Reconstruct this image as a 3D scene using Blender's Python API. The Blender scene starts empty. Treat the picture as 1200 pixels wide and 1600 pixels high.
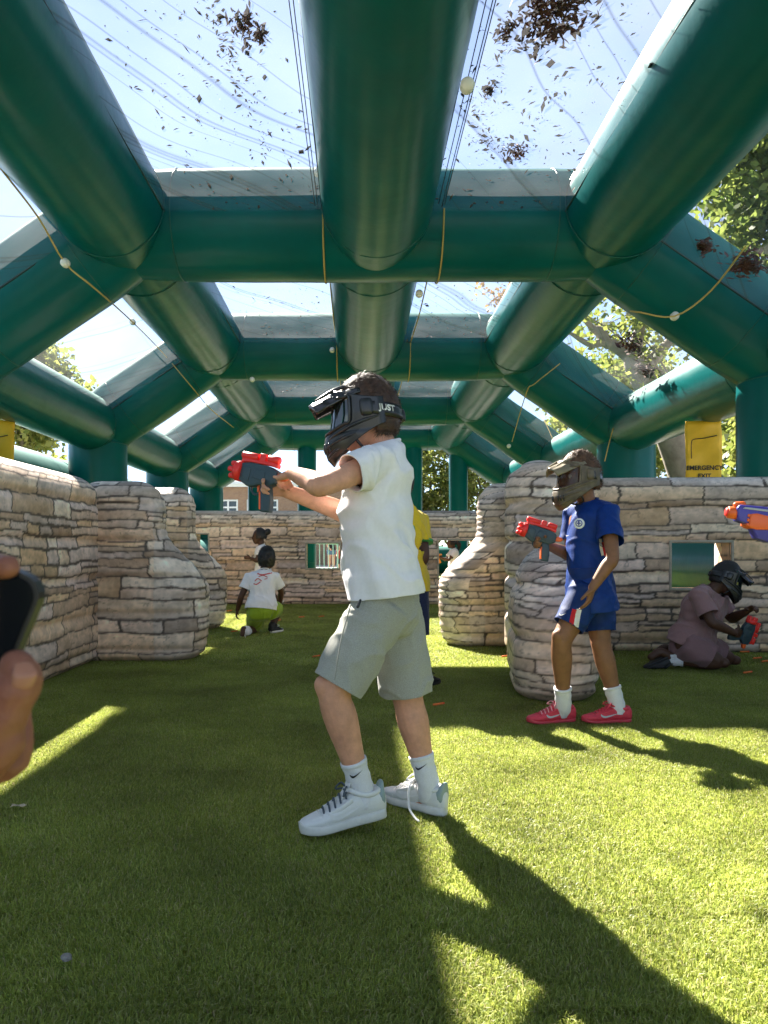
import bpy, bmesh, math, random
import numpy as np
from mathutils import Vector, Matrix, Quaternion, noise as mnoise

random.seed(7)
rng = np.random.default_rng(7)
scene = bpy.context.scene
COL = scene.collection
R = math.radians

# ------------------------------------------------------------------ camera
cam_d = bpy.data.cameras.new('camera')
cam = bpy.data.objects.new('camera', cam_d)
COL.objects.link(cam)
scene.camera = cam
cam.location = (0, 0, 0.9)
cam.rotation_euler = (R(90), 0, 0)
cam_d.sensor_fit = 'VERTICAL'
cam_d.sensor_height = 36.0
cam_d.lens = 27.0
cam_d.shift_x = 0.025
cam_d.shift_y = 0.03625
cam_d.clip_start = 0.02
cam_d.clip_end = 2000
cam_d.dof.use_dof = True
cam_d.dof.focus_distance = 2.9
cam_d.dof.aperture_fstop = 13
scene.render.resolution_x = 768
scene.render.resolution_y = 1024

# ------------------------------------------------------------------ sky and sun
SUN_DIR = Vector((-0.487, 1.04, 1.0)).normalized()      # towards the sun
sun_el = math.asin(SUN_DIR.z)
sun_az = math.atan2(SUN_DIR.x, SUN_DIR.y)
world = bpy.data.worlds.new('World')
scene.world = world
world.use_nodes = True
wn = world.node_tree.nodes
wl = world.node_tree.links
sky = wn.new('ShaderNodeTexSky')
sky.sky_type = 'NISHITA'
sky.sun_disc = False
sky.sun_elevation = sun_el
sky.sun_rotation = sun_az
sky.air_density = 0.65
sky.dust_density = 0.0
sky.ozone_density = 1.0
bg = wn['Background']
bg.inputs['Strength'].default_value = 0.060
# thin cloud veil over the clear sky
wtc = wn.new('ShaderNodeTexCoord')
wmap = wn.new('ShaderNodeMapping'); wmap.inputs['Scale'].default_value = (1, 1, 2.6)
wnoi = wn.new('ShaderNodeTexNoise'); wnoi.inputs['Scale'].default_value = 2.6; wnoi.inputs['Detail'].default_value = 7; wnoi.inputs['Roughness'].default_value = .6
wramp = wn.new('ShaderNodeValToRGB'); wramp.color_ramp.elements[0].position = .53; wramp.color_ramp.elements[1].position = .74
wramp.color_ramp.elements[1].color = (.85, .85, .85, 1); wramp.color_ramp.elements[0].color = (.45, .45, .45, 1)
wmix = wn.new('ShaderNodeMix'); wmix.data_type = 'RGBA'
wmix.inputs[7].default_value = (1.7, 1.8, 2.15, 1)
wl.new(wtc.outputs['Generated'], wmap.inputs[0]); wl.new(wmap.outputs[0], wnoi.inputs['Vector'])
wl.new(wnoi.outputs[0], wramp.inputs[0]); wl.new(wramp.outputs[0], wmix.inputs[0])
wl.new(sky.outputs[0], wmix.inputs[6]); wl.new(wmix.outputs[2], bg.inputs['Color'])

sun_d = bpy.data.lights.new('sun', 'SUN')
sun_d.energy = 4.2
sun_d.angle = R(0.53)
sun_d.color = (1.0, 0.93, 0.82)
sun = bpy.data.objects.new('sun', sun_d)
COL.objects.link(sun)
sun.rotation_euler = SUN_DIR.to_track_quat('Z', 'Y').to_euler()
sun.location = (-8, 20, 18)

scene.view_settings.view_transform = 'Standard'
scene.view_settings.look = 'None'
scene.view_settings.exposure = 2.8
scene.view_settings.gamma = 1.0
scene.cycles.transparent_max_bounces = 16
scene.cycles.max_bounces = 7

# ------------------------------------------------------------------ helpers
def PT(px, py, Y):
    """a point seen at photograph pixel (px, py), standing Y metres away"""
    return Vector(((px - 560) * Y / 1200, Y, 0.9 - (py - 858) * Y / 1200))

def link(o):
    COL.objects.link(o)
    return o

def tag(o, label=None, cat=None, group=None, kind=None):
    if label: o['label'] = label
    if cat: o['category'] = cat
    if group: o['group'] = group
    if kind: o['kind'] = kind
    return o

def empty(name, loc=(0, 0, 0), label=None, cat=None, group=None):
    o = bpy.data.objects.new(name, None)
    o.location = loc
    o.empty_display_size = .1
    link(o)
    return tag(o, label, cat, group)

def mesh_obj(name, verts, faces, mat=None, parent=None, smooth=True):
    me = bpy.data.meshes.new(name)
    me.from_pydata([tuple(v) for v in verts], [], faces)
    if smooth:
        me.polygons.foreach_set('use_smooth', [True] * len(me.polygons))
    me.update()
    return obj_from(name, me, mat, parent)

def obj_from(name, me, mat=None, parent=None):
    o = bpy.data.objects.new(name, me)
    if mat: 
        me.materials.clear(); me.materials.append(mat)
    link(o)
    if parent is not None:
        o.parent = parent
        # geometry is given in world space: undo the parent's placement
        o.matrix_parent_inverse = wmat(parent).inverted()
    return o

def wmat(o):
    m = o.matrix_basis.copy()
    if o.parent is not None:
        m = wmat(o.parent) @ o.matrix_parent_inverse @ m
    return m

def join_parts(parts):
    V, F, n = [], [], 0
    for v, f in parts:
        v = np.asarray([tuple(x) for x in v], float)
        V.append(v)
        F += [tuple(i + n for i in q) for q in f]
        n += len(v)
    return np.vstack(V), F

def box_part(c, sx, sy, sz, M=None):
    v = [Vector((x * sx / 2, y * sy / 2, z * sz / 2)) for x in (-1, 1) for y in (-1, 1) for z in (-1, 1)]
    if M is not None: v = [M @ p for p in v]
    v = [p + Vector(c) for p in v]
    f = [(0, 1, 3, 2), (4, 6, 7, 5), (0, 4, 5, 1), (2, 3, 7, 6), (0, 2, 6, 4), (1, 5, 7, 3)]
    return v, f

# --- materials
def mat(name, col, rough=.6, var=.0, vscale=8, bump=0, bscale=60, col2=None, spec=.5, sss=0, metal=0, coat=0, sheen=0, attr=None, detail=4):
    m = bpy.data.materials.new(name)
    m.use_nodes = True
    nt = m.node_tree; N = nt.nodes; L = nt.links
    b = N['Principled BSDF']
    b.inputs['Base Color'].default_value = (*col, 1)
    b.inputs['Roughness'].default_value = rough
    b.inputs['Specular IOR Level'].default_value = spec
    b.inputs['Metallic'].default_value = metal
    b.inputs['Coat Weight'].default_value = coat
    b.inputs['Sheen Weight'].default_value = sheen
    if sss:
        b.inputs['Subsurface Weight'].default_value = sss
        b.inputs['Subsurface Radius'].default_value = (.012, .005, .003)
        b.inputs['Subsurface Scale'].default_value = 1
    tc = N.new('ShaderNodeTexCoord')
    if var or col2:
        n = N.new('ShaderNodeTexNoise'); n.inputs['Scale'].default_value = vscale; n.inputs['Detail'].default_value = detail
        n.inputs['Roughness'].default_value = .65
        L.new(tc.outputs['Object'], n.inputs['Vector'])
        r = N.new('ShaderNodeValToRGB')
        r.color_ramp.elements[0].position = .3; r.color_ramp.elements[1].position = .7
        c2 = col2 if col2 else tuple(min(1, c * (1 + var)) for c in col)
        c1 = col if col2 else tuple(c * (1 - var) for c in col)
        r.color_ramp.elements[0].color = (*c1, 1); r.color_ramp.elements[1].color = (*c2, 1)
        L.new(n.outputs[0], r.inputs[0]); L.new(r.outputs[0], b.inputs['Base Color'])
    if attr:
        a = N.new('ShaderNodeAttribute'); a.attribute_name = attr
        L.new(a.outputs['Color'], b.inputs['Base Color'])
    if bump:
        n2 = N.new('ShaderNodeTexNoise'); n2.inputs['Scale'].default_value = bscale; n2.inputs['Detail'].default_value = 5
        L.new(tc.outputs['Object'], n2.inputs['Vector'])
        bp = N.new('ShaderNodeBump'); bp.inputs['Strength'].default_value = 1; bp.inputs['Distance'].default_value = bump
        L.new(n2.outputs[0], bp.inputs['Height']); L.new(bp.outputs[0], b.inputs['Normal'])
    return m

# --- vectorised value noise
def _hash(ix, iy, seed):
    h = (ix.astype(np.int64) * 374761393 + iy.astype(np.int64) * 668265263 + seed * 1274126177) & 0xffffffff
    h = ((h ^ (h >> 13)) * 1274126177) & 0xffffffff
    return ((h ^ (h >> 16)) & 0xffff) / 65535.0

def vnoise(x, y, seed=0):
    ix = np.floor(x); iy = np.floor(y)
    fx = x - ix; fy = y - iy
    fx = fx * fx * (3 - 2 * fx); fy = fy * fy * (3 - 2 * fy)
    a = _hash(ix, iy, seed); b = _hash(ix + 1, iy, seed); c = _hash(ix, iy + 1, seed); d = _hash(ix + 1, iy + 1, seed)
    return (a * (1 - fx) + b * fx) * (1 - fy) + (c * (1 - fx) + d * fx) * fy

def fbm(x, y, seed=0, o=3):
    s = 0; a = .5; t = 0
    for i in range(o):
        s = s + a * vnoise(x * 2 ** i, y * 2 ** i, seed + i * 17); t += a; a *= .5
    return s / t

# --- lofted tubes
def catmull(P, sub):
    P = np.asarray(P, float)
    n = len(P)
    if n == 2 or sub <= 1:
        ts = np.linspace(0, n - 1, (n - 1) * max(1, sub) + 1)
        return np.array([P[min(int(t), n - 2)] + (t - min(int(t), n - 2)) * (P[min(int(t), n - 2) + 1] - P[min(int(t), n - 2)]) for t in ts])
    out = []
    for i in range(n - 1):
        p0 = P[i - 1] if i else 2 * P[0] - P[1]
        p1, p2 = P[i], P[i + 1]
        p3 = P[i + 2] if i + 2 < n else 2 * P[-1] - P[-2]
        for k in range(sub):
            t = k / sub
            out.append(.5 * ((2 * p1) + (-p0 + p2) * t + (2 * p0 - 5 * p1 + 4 * p2 - p3) * t * t + (-p0 + 3 * p1 - 3 * p2 + p3) * t ** 3))
    out.append(P[-1])
    return np.array(out)

def loft(secs, n=18, sub=4, power=2.0, cap=True):
    """secs: list of (centre, half-axis a, half-axis b) -> verts, faces"""
    S = catmull([[*c, *a, *b] for c, a, b in secs], sub)
    th = np.linspace(0, 2 * math.pi, n, endpoint=False)
    ct, st = np.cos(th), np.sin(th)
    if power != 2.0:
        e = 2.0 / power
        ct = np.sign(ct) * np.abs(ct) ** e; st = np.sign(st) * np.abs(st) ** e
    rings = [s[None, :3] + ct[:, None] * s[None, 3:6] + st[:, None] * s[None, 6:9] for s in S]
    if cap:
        def caps(s, d):
            out = []
            rr = (np.linalg.norm(s[3:6]) + np.linalg.norm(s[6:9])) / 2
            for k in (.5, .85):
                q = math.sqrt(1 - k * k)
                out.append((s[:3] + d * rr * k * cap)[None] + ct[:, None] * s[None, 3:6] * q + st[:, None] * s[None, 6:9] * q)
            return out, s[:3] + d * rr * .99 * cap
        d0 = S[0, :3] - S[1, :3]; d0 = d0 / (np.linalg.norm(d0) + 1e-9)
        d1 = S[-1, :3] - S[-2, :3]; d1 = d1 / (np.linalg.norm(d1) + 1e-9)
        c0, p0 = caps(S[0], d0); c1, p1 = caps(S[-1], d1)
        rings = c0[::-1] + rings + c1
    V = np.vstack(rings)
    m = len(rings)
    F = [(i * n + j, i * n + (j + 1) % n, (i + 1) * n + (j + 1) % n, (i + 1) * n + j) for i in range(m - 1) for j in range(n)]
    if cap:
        V = np.vstack([V, p0[None], p1[None]])
        a, b = m * n, m * n + 1
        F += [(a, (j + 1) % n, j) for j in range(n)]
        F += [(b, (m - 1) * n + j, (m - 1) * n + (j + 1) % n) for j in range(n)]
    return V, F

def limb(pts, rads, n=14, sub=5, up=None, flat=1.0, cap=True):
    """tapered tube along a path; flat squeezes it along the 'up' direction"""
    S = catmull([[*p, r] for p, r in zip(pts, rads)], sub)
    P, r = S[:, :3], np.maximum(S[:, 3], 1e-4)
    T = np.gradient(P, axis=0); T /= np.linalg.norm(T, axis=1)[:, None] + 1e-9
    u = np.array(up if up is not None else ((0, 0, 1) if abs(T[0, 2]) < .9 else (0, 1, 0)), float)
    secs = []
    for p, t, q in zip(P, T, r):
        u = u - t * np.dot(u, t); u /= np.linalg.norm(u) + 1e-9
        w = np.cross(t, u)
        secs.append((p, w * q, u * q * flat))
    return loft(secs, n, 1, cap=cap)

def tube_obj(name, pts, rad, m, parent=None, n=8, sub=4):
    v, f = limb(pts, [rad] * len(pts) if not isinstance(rad, (list, tuple)) else rad, n, sub)
    return mesh_obj(name, v, f, m, parent)

# --- union of parts into one continuous surface
def remesh(parts, voxel, smooth=3, disp=None, name='m'):
    V, F = join_parts(parts)
    me = bpy.data.meshes.new(name); me.from_pydata([tuple(v) for v in V], [], F); me.update()
    o = bpy.data.objects.new('tmp', me); link(o)
    r = o.modifiers.new('r', 'REMESH'); r.mode = 'VOXEL'; r.voxel_size = voxel
    if smooth:
        s = o.modifiers.new('s', 'SMOOTH'); s.factor = .5; s.iterations = smooth
    dg = bpy.context.evaluated_depsgraph_get()
    out = bpy.data.meshes.new_from_object(o.evaluated_get(dg))
    bpy.data.objects.remove(o); bpy.data.meshes.remove(me)
    out.name = name
    if disp is not None:
        displace(out, disp)
    out.polygons.foreach_set('use_smooth', [True] * len(out.polygons))
    out.update()
    return out

def get_co(me):
    a = np.empty(len(me.vertices) * 3); me.vertices.foreach_get('co', a); return a.reshape(-1, 3)

def get_no(me):
    a = np.empty(len(me.vertices) * 3); me.vertices.foreach_get('normal', a); return a.reshape(-1, 3)

def displace(me, fn):
    co = get_co(me); no = get_no(me)
    co = co + no * np.asarray(fn(co))[:, None]
    me.vertices.foreach_set('co', co.ravel()); me.update()

def cut_open(me, cuts, thick=.004):
    """open the hems: cuts = [(point, outward normal, radius)]"""
    bm = bmesh.new(); bm.from_mesh(me)
    for p, nrm, rad in cuts:
        p = Vector(p); nrm = Vector(nrm).normalized()
        fs = [f for f in bm.faces if (f.calc_center_median() - p).length < rad]
        g = set(fs)
        for f in fs:
            g.update(f.edges); g.update(f.verts)
        res = bmesh.ops.bisect_plane(bm, geom=list(g), plane_co=p, plane_no=nrm, dist=1e-5)
        dead = [f for f in bm.faces if (f.calc_center_median() - p).length < rad * 1.02 and (f.calc_center_median() - p).dot(nrm) > 1e-5]
        bmesh.ops.delete(bm, geom=dead, context='FACES')
    bm.to_mesh(me); bm.free(); me.update()
    me.polygons.foreach_set('use_smooth', [True] * len(me.polygons))
    return me

def solid(o, t, off=-1):
    s = o.modifiers.new('thickness', 'SOLIDIFY'); s.thickness = t; s.offset = off
    return o

def prism(poly, th, bevel=.003, M=None, name='p'):
    """extrude an XZ outline along Y, bevelled; returns verts, faces"""
    bm = bmesh.new()
    vs = [bm.verts.new((x, -th / 2, z)) for x, z in poly]
    f = bm.faces.new(vs)
    r = bmesh.ops.extrude_face_region(bm, geom=[f])
    bmesh.ops.translate(bm, vec=(0, th, 0), verts=[v for v in r['geom'] if isinstance(v, bmesh.types.BMVert)])
    bmesh.ops.recalc_face_normals(bm, faces=bm.faces)
    if bevel:
        bmesh.ops.bevel(bm, geom=list(bm.edges), offset=bevel, segments=2, affect='EDGES', profile=.6)
    bm.verts.index_update()
    v = [(M @ x.co) if M is not None else x.co.copy() for x in bm.verts]
    fc = [tuple(x.index for x in f.verts) for f in bm.faces]
    bm.free()
    return v, fc

def text_mesh(body, size, extrude=.001, bold=0):
    c = bpy.data.curves.new('t', 'FONT'); c.body = body; c.size = size; c.extrude = extrude; c.align_x = 'CENTER'; c.align_y = 'CENTER'
    c.offset = bold
    o = bpy.data.objects.new('t', c); link(o)
    dg = bpy.context.evaluated_depsgraph_get()
    me = bpy.data.meshes.new_from_object(o.evaluated_get(dg))
    bpy.data.objects.remove(o); bpy.data.curves.remove(c)
    v = get_co(me); f = [tuple(p.vertices) for p in me.polygons]
    bpy.data.meshes.remove(me)
    return v, f

def frame(f, u):
    """3x3 with columns forward, left, up"""
    f = Vector(f).normalized(); u = Vector(u); u = (u - f * u.dot(f)).normalized()
    l = u.cross(f)
    return Matrix((f, l, u)).transposed()

def place(part, M, loc):
    v, f = part
    M3 = np.array(M); return np.asarray([tuple(x) for x in v]) @ M3.T + np.array(loc)[None], f
# ------------------------------------------------------------------ ground
M_SOIL = mat('turf_backing', (.20, .24, .06), .95, .35, 30)
M_BOUNCE = mat('bounce_paving', (.40, .37, .33), .95, .12, 3)  # kept pale so the ground outside throws sunlight back as fill
M_PAVE = mat('paving', (.3, .28, .25), .9, .15, 4)
def sheet(name, x0, x1, y0, y1, z, m):
    o = mesh_obj(name, [(x0, y0, z), (x1, y0, z), (x1, y1, z), (x0, y1, z)], [(0, 1, 2, 3)], m, smooth=False)
    o['kind'] = 'structure'
    return o
sheet('bounce_yard', -400, 400, -200, 900, -.01, M_BOUNCE)  # invented yard paving, added to bounce sunlight into the shaded arena
sheet('artificial_turf', -9, 9, -8, 30.5, -.004, M_SOIL)
sheet('paved_path', -25, 25, 30.5, 41, -.004, M_PAVE)

# grass blades: a few patches, instanced over the turf
M_BLADE = bpy.data.materials.new('turf_blade'); M_BLADE.use_nodes = True
_nt = M_BLADE.node_tree; _b = _nt.nodes['Principled BSDF']
_a = _nt.nodes.new('ShaderNodeAttribute'); _a.attribute_name = 'blade'
_g = _nt.nodes.new('ShaderNodeNewGeometry')
_n = _nt.nodes.new('ShaderNodeTexNoise'); _n.inputs['Scale'].default_value = 1.5; _n.inputs['Detail'].default_value = 9; _n.inputs['Roughness'].default_value = .62
_r = _nt.nodes.new('ShaderNodeMapRange'); _r.inputs[1].default_value = .3; _r.inputs[2].default_value = .7; _r.inputs[3].default_value = .66; _r.inputs[4].default_value = 1.34
_mx = _nt.nodes.new('ShaderNodeMix'); _mx.data_type = 'RGBA'; _mx.blend_type = 'MULTIPLY'; _mx.inputs[0].default_value = 1
_nt.links.new(_g.outputs['Position'], _n.inputs['Vector']); _nt.links.new(_n.outputs[0], _r.inputs[0])
_nt.links.new(_a.outputs['Color'], _mx.inputs[6]); _nt.links.new(_r.outputs[0], _mx.inputs[7])
_nt.links.new(_mx.outputs[2], _b.inputs['Base Color'])
_b.inputs['Roughness'].default_value = .42
_b.inputs['Specular IOR Level'].default_value = .35
_tr = _nt.nodes.new('ShaderNodeBsdfTranslucent'); _nt.links.new(_mx.outputs[2], _tr.inputs['Color'])
_ms = _nt.nodes.new('ShaderNodeMixShader'); _ms.inputs[0].default_value = .5
_nt.links.new(_b.outputs[0], _ms.inputs[1]); _nt.links.new(_tr.outputs[0], _ms.inputs[2])
_nt.links.new(_ms.outputs[0], _nt.nodes['Material Output'].inputs[0])

def grass_patch(size, count, h0, h1, w, seed):
    g = np.random.default_rng(seed)
    n = count
    p = g.uniform(-size / 2, size / 2, (n, 2))
    az = g.uniform(0, 2 * math.pi, n)
    lean = np.stack([np.cos(az), np.sin(az)], 1) * g.uniform(.1, 1.0, n)[:, None] + np.array([.15, -.1])
    h = g.uniform(h0, h1, n) * (.7 + .5 * fbm(p[:, 0] * 14 + 50, p[:, 1] * 14 + 50, seed))
    fa = g.uniform(0, 2 * math.pi, n)
    side = np.stack([np.cos(fa), np.sin(fa), np.zeros(n)], 1) * (w * g.uniform(.6, 1.3, n))[:, None]
    base = np.concatenate([p, np.full((n, 1), -.004)], 1)
    mid = base + np.concatenate([lean * h[:, None] * .35, (h * .62)[:, None]], 1)
    tip = base + np.concatenate([lean * h[:, None] * 1.1, (h * (.98 - .3 * np.linalg.norm(lean, axis=1)))[:, None]], 1)
    V = np.stack([base - side, base + side, mid - side * .8, mid + side * .8, tip], 1).reshape(-1, 3)
    i = np.arange(n) * 5
    me = bpy.data.meshes.new('turf_patch')
    tris = np.stack([np.stack([i, i + 1, i + 3], 1), np.stack([i, i + 3, i + 2], 1), np.stack([i + 2, i + 3, i + 4], 1)], 1).reshape(-1, 3)
    me.vertices.add(len(V)); me.vertices.foreach_set('co', V.ravel())
    me.loops.add(tris.size); me.loops.foreach_set('vertex_index', tris.ravel().astype(np.int32))
    me.polygons.add(len(tris)); me.polygons.foreach_set('loop_start', np.arange(len(tris), dtype=np.int32) * 3)
    me.update()
    pal = np.array([(.32, .37, .07), (.40, .44, .095), (.24, .30, .065), (.48, .49, .17), (.48, .42, .21)])
    pk = pal[g.choice(5, n, p=[.33, .27, .2, .13, .07])] * g.uniform(.8, 1.2, (n, 1))
    c = np.repeat(pk[:, None], 5, 1)
    c = np.concatenate([c, np.ones((n, 5, 1))], 2).astype(np.float32)
    at = me.color_attributes.new('blade', 'FLOAT_COLOR', 'POINT'); at.data.foreach_set('color', c.ravel())
    me.materials.append(M_BLADE)
    return me

def grass_field(name, size, count, h0, h1, w, y0, y1, label):
    pts = []
    ny = int((y1 - y0) / size)
    for j in range(ny):
        y = y0 + (j + .5) * size
        xa, xb = -(.52 * y + .6), (.58 * y + .6)
        for i in range(int(xa / size) - 1, int(xb / size) + 1):
            pts.append(((i + .5) * size, y, 0))
    me = bpy.data.meshes.new(name); me.from_pydata(pts, [], [])
    rot = me.attributes.new('turn', 'FLOAT', 'POINT'); rot.data.foreach_set('value', [random.randrange(4) * math.pi / 2 for _ in pts])
    o = link(bpy.data.objects.new(name, me))
    tag(o, label, 'grass', kind='stuff')
    ng = bpy.data.node_groups.new(name, 'GeometryNodeTree')
    ng.interface.new_socket('Geometry', in_out='INPUT', socket_type='NodeSocketGeometry')
    ng.interface.new_socket('Geometry', in_out='OUTPUT', socket_type='NodeSocketGeometry')
    N, L = ng.nodes, ng.links
    gi = N.new('NodeGroupInput'); go = N.new('NodeGroupOutput')
    mp = N.new('GeometryNodeMeshToPoints')
    io = N.new('GeometryNodeInstanceOnPoints')
    g2i = N.new('GeometryNodeGeometryToInstance')
    for k in range(3):
        po = bpy.data.objects.new('turf_patch', grass_patch(size * 1.04, count, h0, h1, w, 11 + k))
        oi = N.new('GeometryNodeObjectInfo'); oi.inputs[0].default_value = po; oi.inputs[1].default_value = True
        L.new(oi.outputs['Geometry'], g2i.inputs[0])
    ri = N.new('FunctionNodeRandomValue'); ri.data_type = 'INT'; ri.inputs[4].default_value = 0; ri.inputs[5].default_value = 2
    na = N.new('GeometryNodeInputNamedAttribute'); na.data_type = 'FLOAT'; na.inputs[0].default_value = 'turn'
    cx = N.new('ShaderNodeCombineXYZ'); L.new(na.outputs[0], cx.inputs[2])
    io.inputs['Pick Instance'].default_value = True
    L.new(gi.outputs[0], mp.inputs[0]); L.new(mp.outputs[0], io.inputs['Points'])
    L.new(g2i.outputs[0], io.inputs['Instance']); L.new(ri.outputs[2], io.inputs['Instance Index'])
    L.new(cx.outputs[0], io.inputs['Rotation']); L.new(io.outputs[0], go.inputs[0])
    mod = o.modifiers.new('blades', 'NODES'); mod.node_group = ng
    return o
grass_field('turf_grass', .4, 9000, .013, .025, .0014, .7, 5.9, 'short curly artificial grass blades in the near part of the arena')
grass_field('turf_grass', .8, 9000, .014, .026, .0026, 5.9, 16.3, 'short artificial grass blades in the far part of the arena')

# ------------------------------------------------------------------ inflatable arena
M_PVC = mat('green_vinyl', (.001, .096, .098), .30, .12, 1.2, .009, 2.2, spec=.15)
_nt = M_PVC.node_tree; _b = _nt.nodes['Principled BSDF']; _src = _b.inputs['Base Color'].links[0].from_socket
_g = _nt.nodes.new('ShaderNodeNewGeometry'); _sx = _nt.nodes.new('ShaderNodeSeparateXYZ'); _nt.links.new(_g.outputs['Normal'], _sx.inputs[0])
_dn = _nt.nodes.new('ShaderNodeTexNoise'); _dn.inputs['Scale'].default_value = 6; _dn.inputs['Detail'].default_value = 8
_ma = _nt.nodes.new('ShaderNodeMath'); _ma.operation = 'MULTIPLY_ADD'; _ma.inputs[1].default_value = .5; _nt.links.new(_dn.outputs[0], _ma.inputs[0]); _nt.links.new(_sx.outputs[2], _ma.inputs[2])
_mr = _nt.nodes.new('ShaderNodeMapRange'); _mr.inputs[1].default_value = .35; _mr.inputs[2].default_value = 1.0; _mr.inputs[4].default_value = .75; _nt.links.new(_ma.outputs[0], _mr.inputs[0])   # dust settled on top
_mx = _nt.nodes.new('ShaderNodeMix'); _mx.data_type = 'RGBA'; _mx.inputs[7].default_value = (.04, .18, .155, 1); _nt.links.new(_mr.outputs[0], _mx.inputs[0]); _nt.links.new(_src, _mx.inputs[6]); _nt.links.new(_mx.outputs[2], _b.inputs['Base Color'])
_r2 = _nt.nodes.new('ShaderNodeMapRange'); _r2.inputs[3].default_value = .30; _r2.inputs[4].default_value = .8; _nt.links.new(_mr.outputs[0], _r2.inputs[0]); _nt.links.new(_r2.outputs[0], _b.inputs['Roughness'])
M_SEAM = mat('dark_seam', (.004, .03, .025), .5)
M_CORD = mat('yellow_cord', (.45, .33, .10), .8)
M_CABLE = mat('dark_cord', (.02, .025, .03), .6)
M_KNOB = mat('white_plastic', (.7, .7, .66), .4)

M_FILM = bpy.data.materials.new('clear_film'); M_FILM.use_nodes = True
_nt = M_FILM.node_tree; N_, L_ = _nt.nodes, _nt.links
_o = N_['Material Output']; N_.remove(N_['Principled BSDF'])
_tc = N_.new('ShaderNodeTexCoord')
_mp = N_.new('ShaderNodeMapping'); _mp.inputs['Rotation'].default_value = (0, 0, R(38)); _mp.inputs['Scale'].default_value = (1, 1, 1)
L_.new(_tc.outputs['Object'], _mp.inputs[0])
_ofs = N_.new('ShaderNodeTexNoise'); _ofs.inputs['Scale'].default_value = .45; _ofs.inputs['Detail'].default_value = 1
L_.new(_tc.outputs['Object'], _ofs.inputs['Vector'])
_vm = N_.new('ShaderNodeVectorMath'); _vm.operation = 'MULTIPLY_ADD'; _vm.inputs[1].default_value = (.7, .7, 0)
L_.new(_ofs.outputs['Color'], _vm.inputs[0]); L_.new(_mp.outputs[0], _vm.inputs[2])
_wv = N_.new('ShaderNodeTexNoise'); _wv.noise_dimensions = '1D'; _wv.inputs['Scale'].default_value = 1.15; _wv.inputs['Detail'].default_value = 2
_sx = N_.new('ShaderNodeSeparateXYZ'); L_.new(_vm.outputs[0], _sx.inputs[0]); L_.new(_sx.outputs[0], _wv.inputs['W'])
_cr = N_.new('ShaderNodeValToRGB')
_e = _cr.color_ramp.elements; _e[0].position = .492; _e[0].color = (0, 0, 0, 1); _e[1].position = .508; _e[1].color = (0, 0, 0, 1)
_k = _e.new(.5); _k.color = (1, 1, 1, 1)
L_.new(_wv.outputs[0], _cr.inputs[0])
_dn = N_.new('ShaderNodeTexNoise'); _dn.inputs['Scale'].default_value = .7; _dn.inputs['Detail'].default_value = 5
L_.new(_tc.outputs['Object'], _dn.inputs['Vector'])
_dr = N_.new('ShaderNodeMapRange'); _dr.inputs[1].default_value = .35; _dr.inputs[2].default_value = .7; _dr.inputs[3].default_value = .02; _dr.inputs[4].default_value = .065
L_.new(_dn.outputs[0], _dr.inputs[0])
_ad = N_.new('ShaderNodeMath'); _ad.operation = 'MULTIPLY_ADD'; _ad.inputs[1].default_value = 0.0
L_.new(_cr.outputs[0], _ad.inputs[0]); L_.new(_dr.outputs[0], _ad.inputs[2])
_t = N_.new('ShaderNodeBsdfTransparent'); _t.inputs[0].default_value = (.95, .96, .97, 1)
_tl = N_.new('ShaderNodeBsdfTranslucent'); _tl.inputs[0].default_value = (.86, .88, .92, 1)
_df = N_.new('ShaderNodeBsdfDiffuse'); _df.inputs[0].default_value = (.5, .52, .52, 1)
_m1 = N_.new('ShaderNodeMixShader'); _m1.inputs[0].default_value = .3
L_.new(_tl.outputs[0], _m1.inputs[1]); L_.new(_df.outputs[0], _m1.inputs[2])
_m2 = N_.new('ShaderNodeMixShader')
L_.new(_ad.outputs[0], _m2.inputs[0]); L_.new(_t.outputs[0], _m2.inputs[1]); L_.new(_m1.outputs[0], _m2.inputs[2])
_fd = N_.new('ShaderNodeBsdfDiffuse'); _fd.inputs[0].default_value = (.13, .13, .13, 1)
_m3 = N_.new('ShaderNodeMixShader'); _f3 = N_.new('ShaderNodeMath'); _f3.operation = 'MULTIPLY'; _f3.inputs[1].default_value = .42
L_.new(_cr.outputs[0], _f3.inputs[0]); L_.new(_f3.outputs[0], _m3.inputs[0]); L_.new(_m2.outputs[0], _m3.inputs[1]); L_.new(_fd.outputs[0], _m3.inputs[2])
L_.new(_m3.outputs[0], _o.inputs[0])

CX = 0.08
HY = [-2.3, 3.9, 10.2, 16.3, 22.2, 27.9]
ZT, ZE, XK, XE = 5.18, 3.5, 3.16, 5.6
RX = CX + .15            # the ridge sits a little off centre
RT, RE, RP = .70, .56, .6
arena = empty('inflatable_arena', (CX, 13, 0), 'green inflatable tube frame arena with clear film roof over the artificial turf', 'inflatable arena')

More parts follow.
